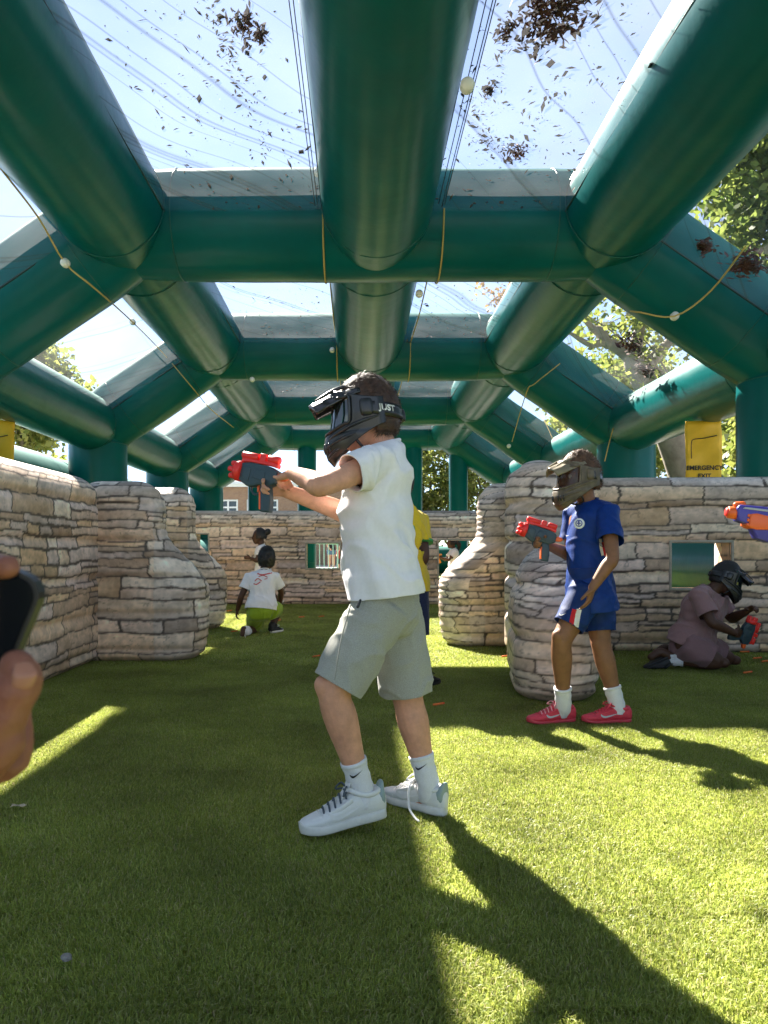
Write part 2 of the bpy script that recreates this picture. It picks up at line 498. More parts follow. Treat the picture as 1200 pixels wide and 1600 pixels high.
M_WELD = mat('weld_strip', (.002, .09, .075), .35)
def vinyl_tube(a, b, r, name='tube', pinch=.045, n=96, seam=True, seg=28, ext=0.0):
    a = Vector(a); b = Vector(b); d = b - a; Ln = d.length; d.normalize()
    secs = []
    u = Vector((0, 0, 1)) if abs(d.z) < .9 else Vector((0, 1, 0))
    u = (u - d * u.dot(d)).normalized(); w = d.cross(u)
    sd = random.random() * 100
    seg = max(seg, int(Ln / .11))
    for i in range(seg + 1):
        t = i / seg
        e = min(t, 1 - t) * Ln
        k = r * (1 - pinch * math.exp(-(e / (r * .8)) ** 2) + .008 * math.sin(t * 9 + sd))
        secs.append((a + d * (Ln * t), w * k, u * k))
    v, f = loft(secs, n, 1, cap=.12)
    # puckers gathered towards the sewn ends, and slack ripples along the tube
    V = np.array(v); q = (V - np.array(a)) @ np.array(d)
    rel = V - np.array(a) - q[:, None] * np.array(d)
    ang = np.arctan2(rel @ np.array(u), rel @ np.array(w)); e = np.minimum(q, Ln - q)
    near = np.exp(-((e - r * .95) / (r * .42)) ** 2)
    rip = np.sin(ang * 17 + 5 * vnoise(ang * 1.7 + sd, q * .8, 3)) * (vnoise(ang * 2.2 + sd, q * 1.1, 7) - .25)
    amp = (.009 * near + .0018) * rip + .012 * (fbm(ang * 1.3 + sd, q * .9, 11) - .5)
    V = V + rel / (np.linalg.norm(rel, axis=1)[:, None] + 1e-6) * amp[:, None] * (r / .7)
    o = mesh_obj(name, V, f, M_PVC, arena)
    if seam and Ln > 2.2 * r + .4:
        for qq in (r * 1.06, Ln - r * 1.06):
            rr = r * (1 - pinch * math.exp(-(1.06 / .8) ** 2)) + .004
            c = a + d * qq
            P = [c + w * (rr * math.cos(x)) + u * (rr * math.sin(x)) for x in np.linspace(0, 2 * math.pi, 65)]
            mesh_obj('weld_seam', *limb(P, [.007] * 65, 6, 1, up=d), M_WELD, o)
    return o

def seam_line(pts, r=.014, parent=None):
    return tube_obj('seam', pts, r, M_SEAM, parent or arena, 6, 1)

for yi, y in enumerate(HY):
    L2, L1, K1, K2 = (CX - XE, y, ZE), (CX - XK, y, ZT), (CX + XK, y, ZT), (CX + XE, y, ZE)
    last = yi == len(HY) - 1
    vinyl_tube(L1, K1, RT)
    for s in (-1, 1):
        k = Vector((CX + s * XK, y, ZT)); e = Vector((CX + s * XE, y, ZE))
        vinyl_tube(k, e, RT * .97)
        t = vinyl_tube(e + Vector((0, 0, .25)), (CX + s * XE, y, .05), RP, pinch=.03)
    if yi < len(HY) - 1:
        y2 = HY[yi + 1]
        vinyl_tube((RX, y, ZT), (RX, y2, ZT), RT * .98)
        for s in (-1, 1):
            vinyl_tube((CX + s * XK, y, ZT), (CX + s * XK, y2, ZT), RT * .98)
            vinyl_tube((CX + s * XE, y, ZE), (CX + s * XE, y2, ZE), RE)
            vinyl_tube((CX + s * XE, y, .62), (CX + s * XE, y2, .62), .62, pinch=.02)
            if s < 0 and yi > 1: vinyl_tube((CX - XE - 1.15, y, 2.08), (CX - XE - 1.15, y2, 2.08), .8, 'side_tube', pinch=.02)
# end wall
ye = HY[-1]
for xp in (-3.75, -1.95, 1.9, 3.55):
    vinyl_tube((CX + xp, ye, .05), (CX + xp, ye, ZT - .2 if abs(xp) < 3 else ZT - .5), .34, 'end_post', pinch=.02, n=28)
vinyl_tube((1.0, ye, .5), (CX + XE, ye, .5), .5, 'end_base_tube', n=28)

# film panels, at mid height of the tubes
def film(A, B, Cc, D, nu=24, nv=24, sag=.05):
    A, B, Cc, D = map(Vector, (A, B, Cc, D))
    vs, fs = [], []
    sd = random.random() * 50
    nrm = (B - A).cross(D - A).normalized()
    for j in range(nv + 1):
        for i in range(nu + 1):
            u, v = i / nu, j / nv
            p = A.lerp(B, u).lerp(D.lerp(Cc, u), v)
            w = 16 * u * (1 - u) * v * (1 - v)
            p = p - Vector((0, 0, sag * w)) + nrm * (.02 * w * mnoise.noise(p * .8 + Vector((sd, 0, 0))))
            vs.append(p)
    for j in range(nv):
        for i in range(nu):
            a = j * (nu + 1) + i
            fs.append((a, a + 1, a + nu + 2, a + nu + 1))
    o = mesh_obj('roof_film', vs, fs, M_FILM, arena)
    seam_line([A, B, Cc, D, A], .016, o)
    return o
FZ = ZT - .09
def film_bounds(i):
    return HY[i] + RT - .03, HY[i + 1] - RT + .03
sl = Vector((XE - XK, 0, ZE - ZT)).normalized()
nsl = Vector((-sl.z, 0, sl.x))
for i in range(len(HY) - 1):
    y0, y1 = film_bounds(i)
    for s in (-1, 1):
        xa, xb = RX + s * (RT - .03), CX + s * (XK - RT + .03)
        film((xa, y0, FZ), (xb, y0, FZ), (xb, y1, FZ), (xa, y1, FZ))
        p = Vector((XK, 0, ZT)) + sl * (RT * .95) - nsl * .08
        q = Vector((XE, 0, ZE)) - sl * (RE * .92) - nsl * .08
        film((CX + s * p.x, y0, p.z), (CX + s * q.x, y0, q.z), (CX + s * q.x, y1, q.z), (CX + s * p.x, y1, p.z))
# leaf litter on the film
M_LITTER = mat('dead_leaf', (.03, .013, .009), .8, col2=(.13, .035, .02), vscale=2.5)
M_LITTER2 = mat('leaf_crumbs', (.03, .022, .016), .85, col2=(.10, .06, .03), vscale=3)
def leaf_faces(P, size, flat=.35, rg=rng):
    n = len(P)
    az = rg.uniform(0, 2 * math.pi, n); tl = rg.normal(0, flat, (n, 2))
    s = np.asarray(size) * rg.uniform(.55, 1.3, n)
    d = np.stack([np.cos(az), np.sin(az), tl[:, 0]], 1); w = np.stack([-np.sin(az), np.cos(az), tl[:, 1]], 1)
    asp = rg.uniform(.25, .6, n)[:, None]
    s = s[:, None]
    V = np.stack([P - d * s, P + w * s * asp + [0, 0, .004], P + d * s, P - w * s * asp + [0, 0, .004]], 1).reshape(-1, 3)
    i = np.arange(n) * 4
    F = np.concatenate([np.stack([i, i + 1, i + 2], 1), np.stack([i, i + 2, i + 3], 1)])
    return V, [tuple(x) for x in F.tolist()]
def on_film(px, py):
    Y = 1200 * (FZ - .9) / (858 - py)
    return np.array([(px - 560) * Y / 1200, Y, FZ + .012])
# scattered crumbs
Pts, Sz = [], []
trails = [((325, 20), (352, 75), 30, .03), ((352, 75), (375, 140), 40, .035), ((300, 10), (400, 0), 10, .03), ((385, 140), (420, 245), 28, .03), ((340, 120), (335, 135), 6, .03),
          ((745, 150), (770, 260), 60, .05), ((790, 60), (765, 150), 25, .04), ((735, 215), (830, 240), 60, .05), ((840, 200), (870, 130), 30, .05), ((700, 90), (800, 250), 50, .1)]
for (x0, y0), (x1, y1), n, w in trails:
    for _ in range(n):
        t = random.random()
        p = on_film(x0 + (x1 - x0) * t, y0 + (y1 - y0) * t) + np.array([random.gauss(0, w * 1.6), random.gauss(0, w * 1.6), 0])
        Pts.append(p); Sz.append(random.choice([.012, .018, .025, .035]))
for i in range(1, len(HY) - 1):
    y0, y1 = film_bounds(i)
    for s in (-1, 1):
        nn = {1: 400, 2: 260, 3: 200, 4: 120}[i]
        for _ in range(nn):
            Pts.append(np.array([RX + s * random.uniform(RT, XK - RT - .15), random.uniform(y0, y1), FZ + .012])); Sz.append(random.choice([.010, .014, .02, .028, .042]))
v, f = leaf_faces(np.array(Pts), Sz)
tag(mesh_obj('leaf_litter', v, f, M_LITTER2, smooth=False), 'scattered crumbs of dead leaves lying on the clear roof film', 'leaf litter', kind='stuff')
clumps = [(862, 22, .26, 520, 'large dark clump of dead leaves on the roof film right of the ridge'),
          (378, 42, .11, 130, 'small brown leaf clump on the roof film left of the ridge'),
          (407, 62, .06, 60, 'thin strip of dead leaves beside the small clump left of the ridge'),
          (788, 55, .08, 60, 'reddish leaf clump beside the ridge, left of the large dark clump'),
          (808, 243, .10, 110, 'flat brown leaf clump near the right end of the first cross beam'),
          (764, 146, .06, 50, 'tiny clump of russet leaves hanging near the ridge cord')]
for px, py, r, n, lb in clumps:
    c = on_film(px, py)
    q = rng.normal(0, 1, (n, 3)) * [r * .55, r * .9, .015]; q[:, 2] = abs(q[:, 2])
    v, f = leaf_faces(c + q, .03 if r < .2 else .04, .6)
    tag(mesh_obj('leaf_clump', v, f, M_LITTER, smooth=False), lb, 'leaves', 'leaf clumps on the roof film')
# clumps on the right slope film
def on_slope(t, y, s=1):
    p = Vector((XK, 0, ZT)) + sl * (RT + (math.hypot(XE - XK, ZE - ZT) - RT - RE) * t) - nsl * .06
    return np.array([CX + s * p.x, y, p.z])
for t, y, r, n, lb in [(.55, 9.0, .22, 200, 'dark leaf clump on the right slope film above the first arch'), (.25, 9.15, .1, 90, 'small leaf clump at the upper corner of the right slope film'),
                    (.5, 12.6, .3, 180, 'ragged dark leaf clump on the right slope film past the first arch'), (.82, 13.2, .22, 120, 'streak of dead leaves low on the right slope film')]:
    c = on_slope(t, y)
    q = rng.normal(0, 1, (n, 2)) * [r * .45, r * .6]
    P = c + np.stack([q[:, 0] * sl.x, q[:, 1], q[:, 0] * sl.z + abs(rng.normal(0, .02, n))], 1)
    v, f = leaf_faces(P, .05, .5)
    tag(mesh_obj('leaf_clump', v, f, M_LITTER, smooth=False), lb, 'leaves', 'leaf clumps on the roof film')

# cords along the roof with white toggles
def cord(pts, name='cord', m=M_CORD, r=.011, parent=arena):
    return tube_obj(name, pts, r, m, parent, 6, 4)
def under(x, i, dz=0):
    """points that wrap a cord round the underside of hoop i at x"""
    y = HY[i]; q = RT + .015
    return [Vector((x, y + q * math.cos(a), ZT + q * math.sin(a) + dz)) for a in [R(k) for k in (186, 215, 240, 270, 300, 325, 354)]]
for x in (-.52 + CX, .98 + CX):
    for i in range(2, 5):
        cord(under(x, i))
        if i < 4:
            a = under(x, i)[-1]; b = under(x, i + 1)[0]
            cord([a, a.lerp(b, .5) - Vector((0, 0, .12)), b])
toggles = [(497, 269, 9.0), (730, 134, 5.6), (655, 459, 10.6), (519, 547, 15.4), (102, 411, 8.9), (207, 503, 12.8), (1054, 494, 9.6), (394, 593, 15.9), (795, 697, 20), (985, 488, 10.9)]
for px, py, Y in toggles:
    p = PT(px, py, Y)
    v, f = limb([p + Vector((0, -.025, 0)), p + Vector((0, .025, 0))], [.052, .052], 16, 2, cap=.6)
    mesh_obj('cord_toggle', v, f, M_KNOB, arena)
# side cords
for pts in ([(0, 262, 7.6), (60, 340, 8.4), (102, 411, 8.9), (150, 452, 9.25), (207, 503, 12.6), (255, 552, 15.6), (300, 605, 15.45), (330, 640, 19), (365, 668, 21.5)],
            [(1165, 385, 8.6), (1110, 455, 9.2), (1054, 494, 9.35), (1000, 488, 9.4), (985, 486, 9.7)],
            [(875, 568, 15.3), (835, 600, 15.4), (822, 615, 15.5), (800, 690, 20.4)],
            [(970, 632, 15.4), (955, 680, 15.5), (945, 720, 15.4)],
            [(850, 655, 21.2), (880, 715, 20), (900, 690, 19.4), (930, 650, 16.8)]):
    cord([PT(*p) for p in pts])
# dark cables beside the ridge
for x, z in ((RX - RT - .02, FZ - .05), (RX - RT - .05, FZ - .07), (RX + RT + .03, FZ - .05), (RX + RT + .07, FZ - .09), (RX + RT + .10, FZ - .06)):
    cord([(x, -2, z), (x, 4, z - .02), (x * 1.0, 9.2, z)], 'cable', M_CABLE, .0045)

# exit banners hanging on both sides
M_YEL = mat('yellow_banner', (.78, .47, .02), .6, .06, 5, .002, 40)
M_BLK = mat('black_print', (.012, .012, .012), .6)
def banner(x, y, label, rz):
    b = empty('emergency_exit_banner', (x, y, 0), label, 'exit banner', 'emergency exit banners')
    w, z0, z1 = .56, 1.05, 2.96
    vs, fs = [], []
    nx, nz = 10, 24
    for j in range(nz + 1):
        for i in range(nx + 1):
            u = (i / nx - .5) * w; z = z0 + (z1 - z0) * j / nz
            vs.append(Matrix.Rotation(rz, 3, 'Z') @ Vector((u, .022 * math.sin(z * 6 + u * 9) + .012 * math.sin(z * 17 - u * 14), 0)) + Vector((x, y, z)))
    for j in range(nz):
        for i in range(nx):
            a = j * (nx + 1) + i; fs.append((a, a + 1, a + nx + 2, a + nx + 1))
    cl = mesh_obj('cloth', vs, fs, M_YEL, b); solid(cl, .004, 0)
    Mr = Matrix.Rotation(rz, 3, 'Z') @ Matrix.Rotation(R(90), 3, 'X')
    for tx, zz, sz in (('EMERGENCY', 2.2, .098), ('EXIT', 2.07, .098)):
        v, f = text_mesh(tx, sz, .002, .003)
        v, f = place((v, f), Mr, Vector((x, y, zz)) + Matrix.Rotation(rz, 3, 'Z') @ Vector((0, -.045, 0)))
        mesh_obj('lettering', v, f, M_BLK, b, False)
    o = Matrix.Rotation(rz, 3, 'Z')
    P = [(-.2, 2.36), (-.2, 2.58), (-.17, 2.66), (0, 2.68), (.19, 2.72)]
    mesh_obj('printed_line', *limb([o @ Vector((a, -.042, 0)) + Vector((x, y, c)) for a, c in P], [.007] * 5, 6, 4), M_BLK, b)
banner(5.55, 12.35, 'yellow emergency exit banner hanging beyond the right stone wall', R(-6))
banner(-5.80, 12.3, 'yellow banner at the left edge above the left stone barrier', R(6))
# ------------------------------------------------------------------ printed inflatable stone barriers
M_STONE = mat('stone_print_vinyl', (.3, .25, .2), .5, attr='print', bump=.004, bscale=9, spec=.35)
PAL = np.array([(.68, .48, .34), (.73, .54, .39), (.64, .46, .35), (.60, .46, .39), (.69, .46, .28), (.80, .62, .47), (.52, .35, .24), (.66, .49, .41), (.70, .48, .32)])
def stone_print(s, z, seed, grey=None):
    """colour of the printed ledge stone at (s, z) metres"""
    g = np.random.default_rng(seed)
    zw = z + .05 * (fbm(s * 3.6, z * 6 + 9, seed) - .5) + .014 * (fbm(s * 17, z * 14, seed + 2) - .5) + .08 * (fbm(s * .9 + 4, z * 1.2, seed + 3) - .5)
    sw = s + .06 * (fbm(s * 6, z * 9, seed + 5) - .5)
    edges = [-.2]
    while edges[-1] < 2.2:
        edges.append(edges[-1] + g.choice([.05, .065, .085, .105, .13, .155]))
    edges = np.array(edges)
    ci = np.clip(np.searchsorted(edges, zw) - 1, 0, len(edges) - 2)
    h = edges[ci + 1] - edges[ci]
    v = (zw - edges[ci]) / h
    col = np.zeros((len(s), 3)); dist = np.zeros(len(s)); u = np.zeros(len(s))
    for c in range(len(edges) - 1):
        k = np.where(ci == c)[0]
        if not len(k): continue
        xe = [-.6 - g.uniform(0, .4)]
        hh = edges[c + 1] - edges[c]
        while xe[-1] < s.max() + .5:
            xe.append(xe[-1] + g.uniform(.14, .62) * (.75 + hh * 4))
        xe = np.array(xe)
        cols = PAL[g.integers(0, len(PAL), len(xe))] * g.uniform(.75, 1.2, (len(xe), 1))
        slope = g.normal(0, .35, len(xe))
        split = g.uniform(0, 1, len(xe)) < .3
        xi = np.clip(np.searchsorted(xe, sw[k] + slope[0] * (v[k] - .5) * .05) - 1, 0, len(xe) - 2)
        du = np.minimum(sw[k] - xe[xi], xe[xi + 1] - sw[k])
        dv = np.minimum(v[k], 1 - v[k]) * hh
        # some stones are two thin ledges
        sp = split[xi] & (hh > .08)
        dv = np.where(sp, np.minimum(dv, np.abs(v[k] - .52 - .06 * np.sin(sw[k] * 13)) * hh * .9), dv)
        cc = cols[xi]
        cc = np.where((sp & (v[k] > .52))[:, None], cols[(xi + 3) % len(xe)] * .95, cc)
        col[k] = cc
        rr = np.hypot(np.maximum(.03 - du, 0), np.maximum(.022 - dv, 0))
        dist[k] = np.minimum(np.minimum(du * 1.7 + .001, dv * 1.15), .03 - np.minimum(rr, .03))
        u[k] = (sw[k] - xe[xi])
    n1 = fbm(s * 26, z * 34, seed + 7); n2 = fbm(s * 60, z * 85, seed + 8)
    n3 = fbm(s * 9, z * 26, seed + 9)
    n4 = fbm(s * 34, z * 7, seed + 13)
    tone = .92 + .6 * n1 + .34 * (n2 - .5) + .55 * (n3 - .5) + .4 * (n4 - .5)
    # printed relief: bright upper ledge, dark crevice below each stone
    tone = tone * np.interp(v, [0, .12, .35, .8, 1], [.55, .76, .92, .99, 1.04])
    wid = .007 * np.clip(fbm(s * 3.3, z * 5.1, seed + 51) - .38, 0, 1) * 2.4
    m = np.clip((dist + .008 * (n1 - .5) - .0015 - wid) / .0085, 0, 1); m = m * m * (3 - 2 * m)
    crack = np.clip(1 - np.abs(fbm(s * 7, z * 11, seed + 21) - .5) / .018, 0, 1) * (n3 > .5)
    col = col * tone[:, None]
    rust = np.clip((fbm(s * 4, z * 6, seed + 31) - .55) * 4, 0, 1)[:, None]
    col = col * (1 - rust * .35) + np.array([.30, .16, .06]) * rust * .35
    if grey is not None:
        gw = np.clip(grey, 0, 1)[:, None]
        lum = col.mean(1, keepdims=True) * .95
        col = col * (1 - gw * .75) + lum * np.array([1.04, 1.0, .95]) * gw * .75
    mort = np.array([.10, .072, .055])
    col = col * (m * (1 - .45 * crack))[:, None] + mort * (1 - m)[:, None]
    return np.clip(col, 0, 1)

def puffy(name, parent, p0, p1, T, H, prof0=None, prof1=None, step=.011, seed=1, grey_end=True, rtop=None, holes=(), quilt=.008):
    """inflated upright slab from plan point p0 to p1; prof*(z) = how far each end reaches past its point"""
    p0 = Vector((p0[0], p0[1], 0)); p1 = Vector((p1[0], p1[1], 0))
    d = (p1 - p0); L = d.length; d.normalize()
    nrm = Vector((d.y, -d.x, 0))            # front side
    rtop = rtop or T * .9
    zs = list(np.arange(0, H - rtop, step * 1.05)) + [H - rtop + rtop * math.sin(a) for a in np.linspace(0, math.pi / 2, max(10, int(rtop * 1.57 / step)))]
    nf = max(4, int(L / step)); ne = max(8, int(T * 3 / step))
    V, SZ = [], []
    zero = lambda z: 0.0
    prof0 = prof0 or zero; prof1 = prof1 or zero
    for z in zs:
        k = 1.0
        if z > H - rtop: k = math.sqrt(max(0, 1 - ((z - (H - rtop)) / rtop) ** 2))
        kb = math.sqrt(max(0, 1 - max(0, (.09 - z) / .09) ** 2 * .55))
        q = T * (.04 + .96 * k) * kb * (1 + quilt / T * (1 - 2.4 * math.exp(-((((z + .05) / .29) % 1) - .5) ** 2 / .012)))
        a = -prof0(z); b = L + prof1(z)
        er = min(T * 1.0, (b - a) / 2) * (.08 + .92 * k) * kb * (1 + .018 * math.sin(z * 95 + 3 * math.sin(z * 11)))
        a2 = a + (T - er) * .9; b2 = b - (T - er) * .9
        row = []
        xs = np.linspace(a2 + er, b2 - er, nf)
        for x in xs: row.append((x, q))
        for t in np.linspace(math.pi / 2, -math.pi / 2, ne + 2)[1:-1]: row.append((b2 - er + er * math.cos(t), q * math.sin(t)))
        for x in xs[::-1]: row.append((x, -q))
        for t in np.linspace(-math.pi / 2, -math.pi * 1.5, ne + 2)[1:-1]: row.append((a2 + er + er * math.cos(t), q * math.sin(t)))
        arr = np.array(row)
        sp = np.concatenate([[0], np.cumsum(np.linalg.norm(np.diff(arr, axis=0), axis=1))])
        sp = sp - sp[np.argmin(np.abs(arr[:nf, 0] - L / 2))] + L / 2
        SZ.append(np.stack([sp, np.full(len(arr), z if z < H - rtop else H - rtop + rtop * math.asin(min(1, (z - H + rtop) / rtop)))], 1))
        # soft dents in the vinyl
        bul = .010 * (fbm(arr[:, 0] * 2.2 + seed, np.full(len(arr), z * 3.0), seed + 41) - .5) * np.sign(arr[:, 1])
        W = np.array(p0)[None] + arr[:, :1] * np.array(d)[None] + (arr[:, 1:2] + bul[:, None]) * np.array(nrm)[None]
        W[:, 2] = z
        V.append(W)
    m = len(V[0]); Vv = np.vstack(V); SZ = np.vstack(SZ)
    F = [(i * m + j, i * m + (j + 1) % m, (i + 1) * m + (j + 1) % m, (i + 1) * m + j) for i in range(len(zs) - 1) for j in range(m)]
    F.append(tuple(range((len(zs) - 1) * m, len(zs) * m)))
    F.append(tuple(range(m - 1, -1, -1)))
    grey = np.clip((SZ[:, 1] - (H - .25)) / .25, 0, 1) * .8
    if grey_end:
        grey = np.maximum(grey, np.where((SZ[:, 0] < .03) | (SZ[:, 0] > L - .02), .45, 0))
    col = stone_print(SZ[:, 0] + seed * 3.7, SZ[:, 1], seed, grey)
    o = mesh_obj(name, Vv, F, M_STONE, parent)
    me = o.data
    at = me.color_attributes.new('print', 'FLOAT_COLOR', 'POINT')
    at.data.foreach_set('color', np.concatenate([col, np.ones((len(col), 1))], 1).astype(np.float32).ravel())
    for (u0, u1, z0, z1) in holes:
        # cutter box with its own printed reveal
        ns = 24
        bm = bmesh.new()
        prof = [(u0, z0), (u1, z0), (u1, z1), (u0, z1)]
        per = []
        for i in range(4):
            (ua, za), (ub, zb) = prof[i], prof[(i + 1) % 4]
            for t in np.linspace(0, 1, ns, endpoint=False): per.append((ua + (ub - ua) * t, za + (zb - za) * t))
        rows = [[bm.verts.new(p0 + d * u + nrm * w + Vector((0, 0, z))) for u, z in per] for w in np.linspace(-T - .1, T + .1, 40)]
        for r0, r1 in zip(rows[:-1], rows[1:]):
            for j in range(len(per)): bm.faces.new((r0[j], r0[(j + 1) % len(per)], r1[(j + 1) % len(per)], r1[j]))
        bm.faces.new(rows[0][::-1]); bm.faces.new(rows[-1])
        bmesh.ops.recalc_face_normals(bm, faces=bm.faces)
        cm = bpy.data.meshes.new('cutter'); bm.to_mesh(cm); bm.free()
        cc = get_co(cm)
        c2 = stone_print((cc - np.array(p0)) @ np.array(nrm) + (cc - np.array(p0)) @ np.array(d) * .2, cc[:, 2], seed + 90) * 1.25
        ca = cm.color_attributes.new('print', 'FLOAT_COLOR', 'POINT')
        ca.data.foreach_set('color', np.concatenate([c2, np.ones((len(c2), 1))], 1).astype(np.float32).ravel())
        cm.materials.append(M_STONE)
        co_ = bpy.data.objects.new('cutter', cm); link(co_)
        md = o.modifiers.new('b', 'BOOLEAN'); md.operation = 'DIFFERENCE'; md.object = co_; md.solver = 'FAST' if 'FAST' in [e.identifier for e in md.bl_rna.properties['solver'].enum_items] else 'FLOAT'
        dg = bpy.context.evaluated_depsgraph_get()
        nm = bpy.data.meshes.new_from_object(o.evaluated_get(dg))
        o.modifiers.clear(); old = o.data; o.data = nm; bpy.data.meshes.remove(old)
        bpy.data.objects.remove(co_); bpy.data.meshes.remove(cm)
        for p in nm.polygons: p.use_smooth = True
        nm.set_sharp_from_angle(angle=R(50))
        # sewn frame round the opening
        fr = []
        for w in (T + .006,):
            P = [p0 + d * u + nrm * w + Vector((0, 0, z)) for u, z in [(u0, z0), (u1, z0), (u1, z1), (u0, z1), (u0, z0)]]
            mesh_obj('opening_trim', *join_parts([limb([a, b], [.013, .013], 8, 8) for a, b in zip(P[:-1], P[1:])]), M_TRIM, o)
    return o
M_TRIM = mat('opening_piping', (.42, .36, .28), .6, .2, 20)

def bell(z, H=1.52, reach=.36, neck=0.0):
    """end outline: narrow head, flared foot"""
    if z > 1.08: return neck
    t = min(1, max(0, (1.08 - z) / .52))
    t = t * t * (3 - 2 * t)
    return neck + (reach - neck) * t - .05 * max(0, (.35 - z) / .35) ** 2

# left barrier: a long wing along the arena and a bell-ended wing across it
lb = empty('stone_barrier', (-2.1, 6.2, 0), 'large inflatable stone print barrier at left edge, nearest the phone', 'inflatable barrier', 'stone print barriers')
puffy('wing', lb, (-2.34, 6.35), (-2.34, 2.6), .27, 1.49, None, None, .0095, 3, grey_end=False, quilt=.012)
puffy('wing', lb, (-2.35, 6.36), (-1.60, 6.36), .27, 1.46, None, bell, .010, 4, quilt=.015)
# second barrier behind it
lb2 = empty('stone_barrier', (-2.1, 8.7, 0), 'bell shaped stone print barrier standing behind the left barrier', 'inflatable barrier', 'stone print barriers')
puffy('wing', lb2, (-2.9, 8.75), (-1.86, 8.75), .26, 1.60, None, bell, .012, 8)
puffy('wing', lb2, (-2.9, 8.8), (-2.9, 10.6), .26, 1.56, None, None, .016, 9)
# right barrier: bell wing across, and a wing reaching towards the camera
rb = empty('stone_barrier', (1.5, 7.1, 0), 'bell ended stone print barrier directly behind the boy in blue', 'inflatable barrier', 'stone print barriers')
puffy('wing', rb, (1.12, 7.25), (1.75, 7.25), .25, 1.52, lambda z: bell(z, reach=.36) , None, .010, 12)
puffy('wing', rb, (1.385, 5.85), (1.64, 7.2), .25, 1.60, None, None, .010, 15, quilt=.016)
puffy('bolster', rb, (1.155, 4.42), (1.285, 5.36), .245, .92, lambda z: .06 - .08 * max(0, (.25 - z) / .25) ** 2 - .34 * max(0, (z - .40) / .52) ** 1.5, None, .009, 17, quilt=.010, rtop=.52)
# long right wall with a square opening
rw = empty('stone_wall', (2.9, 6.6, 0), 'long inflatable stone print wall with square opening behind the kneeling person', 'inflatable wall', 'stone print walls')
puffy('wall_body', rw, (1.85, 6.95), (4.6, 6.72), .2, 1.54, None, None, .0105, 21, grey_end=False, holes=[(.88, 1.40, .55, .965)])
# back wall with openings
bw = empty('stone_wall', (-.2, 12.6, 0), 'long inflatable stone print wall with openings across the far end', 'inflatable wall', 'stone print walls')
puffy('wall_body', bw, (-4.4, 12.62), (3.6, 12.62), .2, 1.53, None, None, .017, 27, grey_end=False,
      holes=[(4.4 - .85, 4.4 - .29, .58, 1.0), (4.4 + 1.29, 4.4 + 1.87, .42, 1.05), (4.4 - 2.64, 4.4 - 2.42, .85, 1.15)])

# ------------------------------------------------------------------ trees
def leaf_cloud(centre, radii, n_clump, per, size, seed, hollow=.45, flat=.8, crumb=.28):
    g = np.random.default_rng(seed)
    d = g.normal(0, 1, (n_clump, 3)); d /= np.linalg.norm(d, axis=1)[:, None]
    r = g.uniform(hollow, 1, n_clump) ** .7
    lump = .75 + .5 * np.array([mnoise.noise(Vector(x) * 1.9 + Vector((seed, 0, 0))) + .5 for x in d])
    C = np.array(centre) + d * r[:, None] * np.array(radii) * lump[:, None]
    cr = np.mean(radii) * crumb * g.uniform(.5, 1.2, n_clump)
    P = np.repeat(C, per, 0) + g.normal(0, 1, (n_clump * per, 3)) * np.repeat(cr, per)[:, None] * np.array([.55, .55, .38])
    n = len(P)
    a = g.normal(0, 1, (n, 3)); a[:, 2] *= flat; a /= np.linalg.norm(a, axis=1)[:, None]
    b = np.cross(a, g.normal(0, 1, (n, 3))); b /= np.linalg.norm(b, axis=1)[:, None]
    s = (size * g.uniform(.5, 1.25, n))[:, None]
    V = np.stack([P - a * s, P + b * s * .62, P + a * s, P - b * s * .62], 1).reshape(-1, 3)
    i = np.arange(n) * 4
    F = np.concatenate([np.stack([i, i + 1, i + 2], 1), np.stack([i, i + 2, i + 3], 1)])
    return V, F, C
def leaf_mat(name, c1, c2):
    m = bpy.data.materials.new(name); m.use_nodes = True
    nt = m.node_tree; N, L = nt.nodes, nt.links; b = N['Principled BSDF']
    g = N.new('ShaderNodeNewGeometry')
    r = N.new('ShaderNodeValToRGB'); r.color_ramp.elements[0].color = (*c1, 1); r.color_ramp.elements[1].color = (*c2, 1)
    L.new(g.outputs['Random Per Island'], r.inputs[0]); L.new(r.outputs[0], b.inputs['Base Color'])
    b.inputs['Roughness'].default_value = .5
    t = N.new('ShaderNodeBsdfTranslucent'); L.new(r.outputs[0], t.inputs[0])
    x = N.new('ShaderNodeMixShader'); x.inputs[0].default_value = .55
    L.new(b.outputs[0], x.inputs[1]); L.new(t.outputs[0], x.inputs[2]); L.new(x.outputs[0], N['Material Output'].inputs[0])
    return m
M_LEAF = leaf_mat('green_leaf', (.09, .14, .03), (.22, .26, .06))
M_LEAFY = leaf_mat('yellow_green_leaf', (.12, .17, .035), (.27, .28, .07))
M_LEAFR = leaf_mat('russet_leaf', (.16, .09, .03), (.26, .16, .06))
M_BARK = mat('bark', (.20, .165, .125), .9, .35, 5, .02, 14)
M_BARKP = mat('pale_bark', (.30, .26, .21), .9, col2=(.17, .14, .11), vscale=3, bump=.01, bscale=12)
def fast_mesh(name, V, F, m, parent):
    me = bpy.data.meshes.new(name)
    me.vertices.add(len(V)); me.vertices.foreach_set('co', V.ravel())
    F = np.asarray(F, np.int32)
    me.loops.add(F.size); me.loops.foreach_set('vertex_index', F.ravel())
    me.polygons.add(len(F)); me.polygons.foreach_set('loop_start', np.arange(len(F), dtype=np.int32) * 3)
    me.update()
    return obj_from(name, me, m, parent)
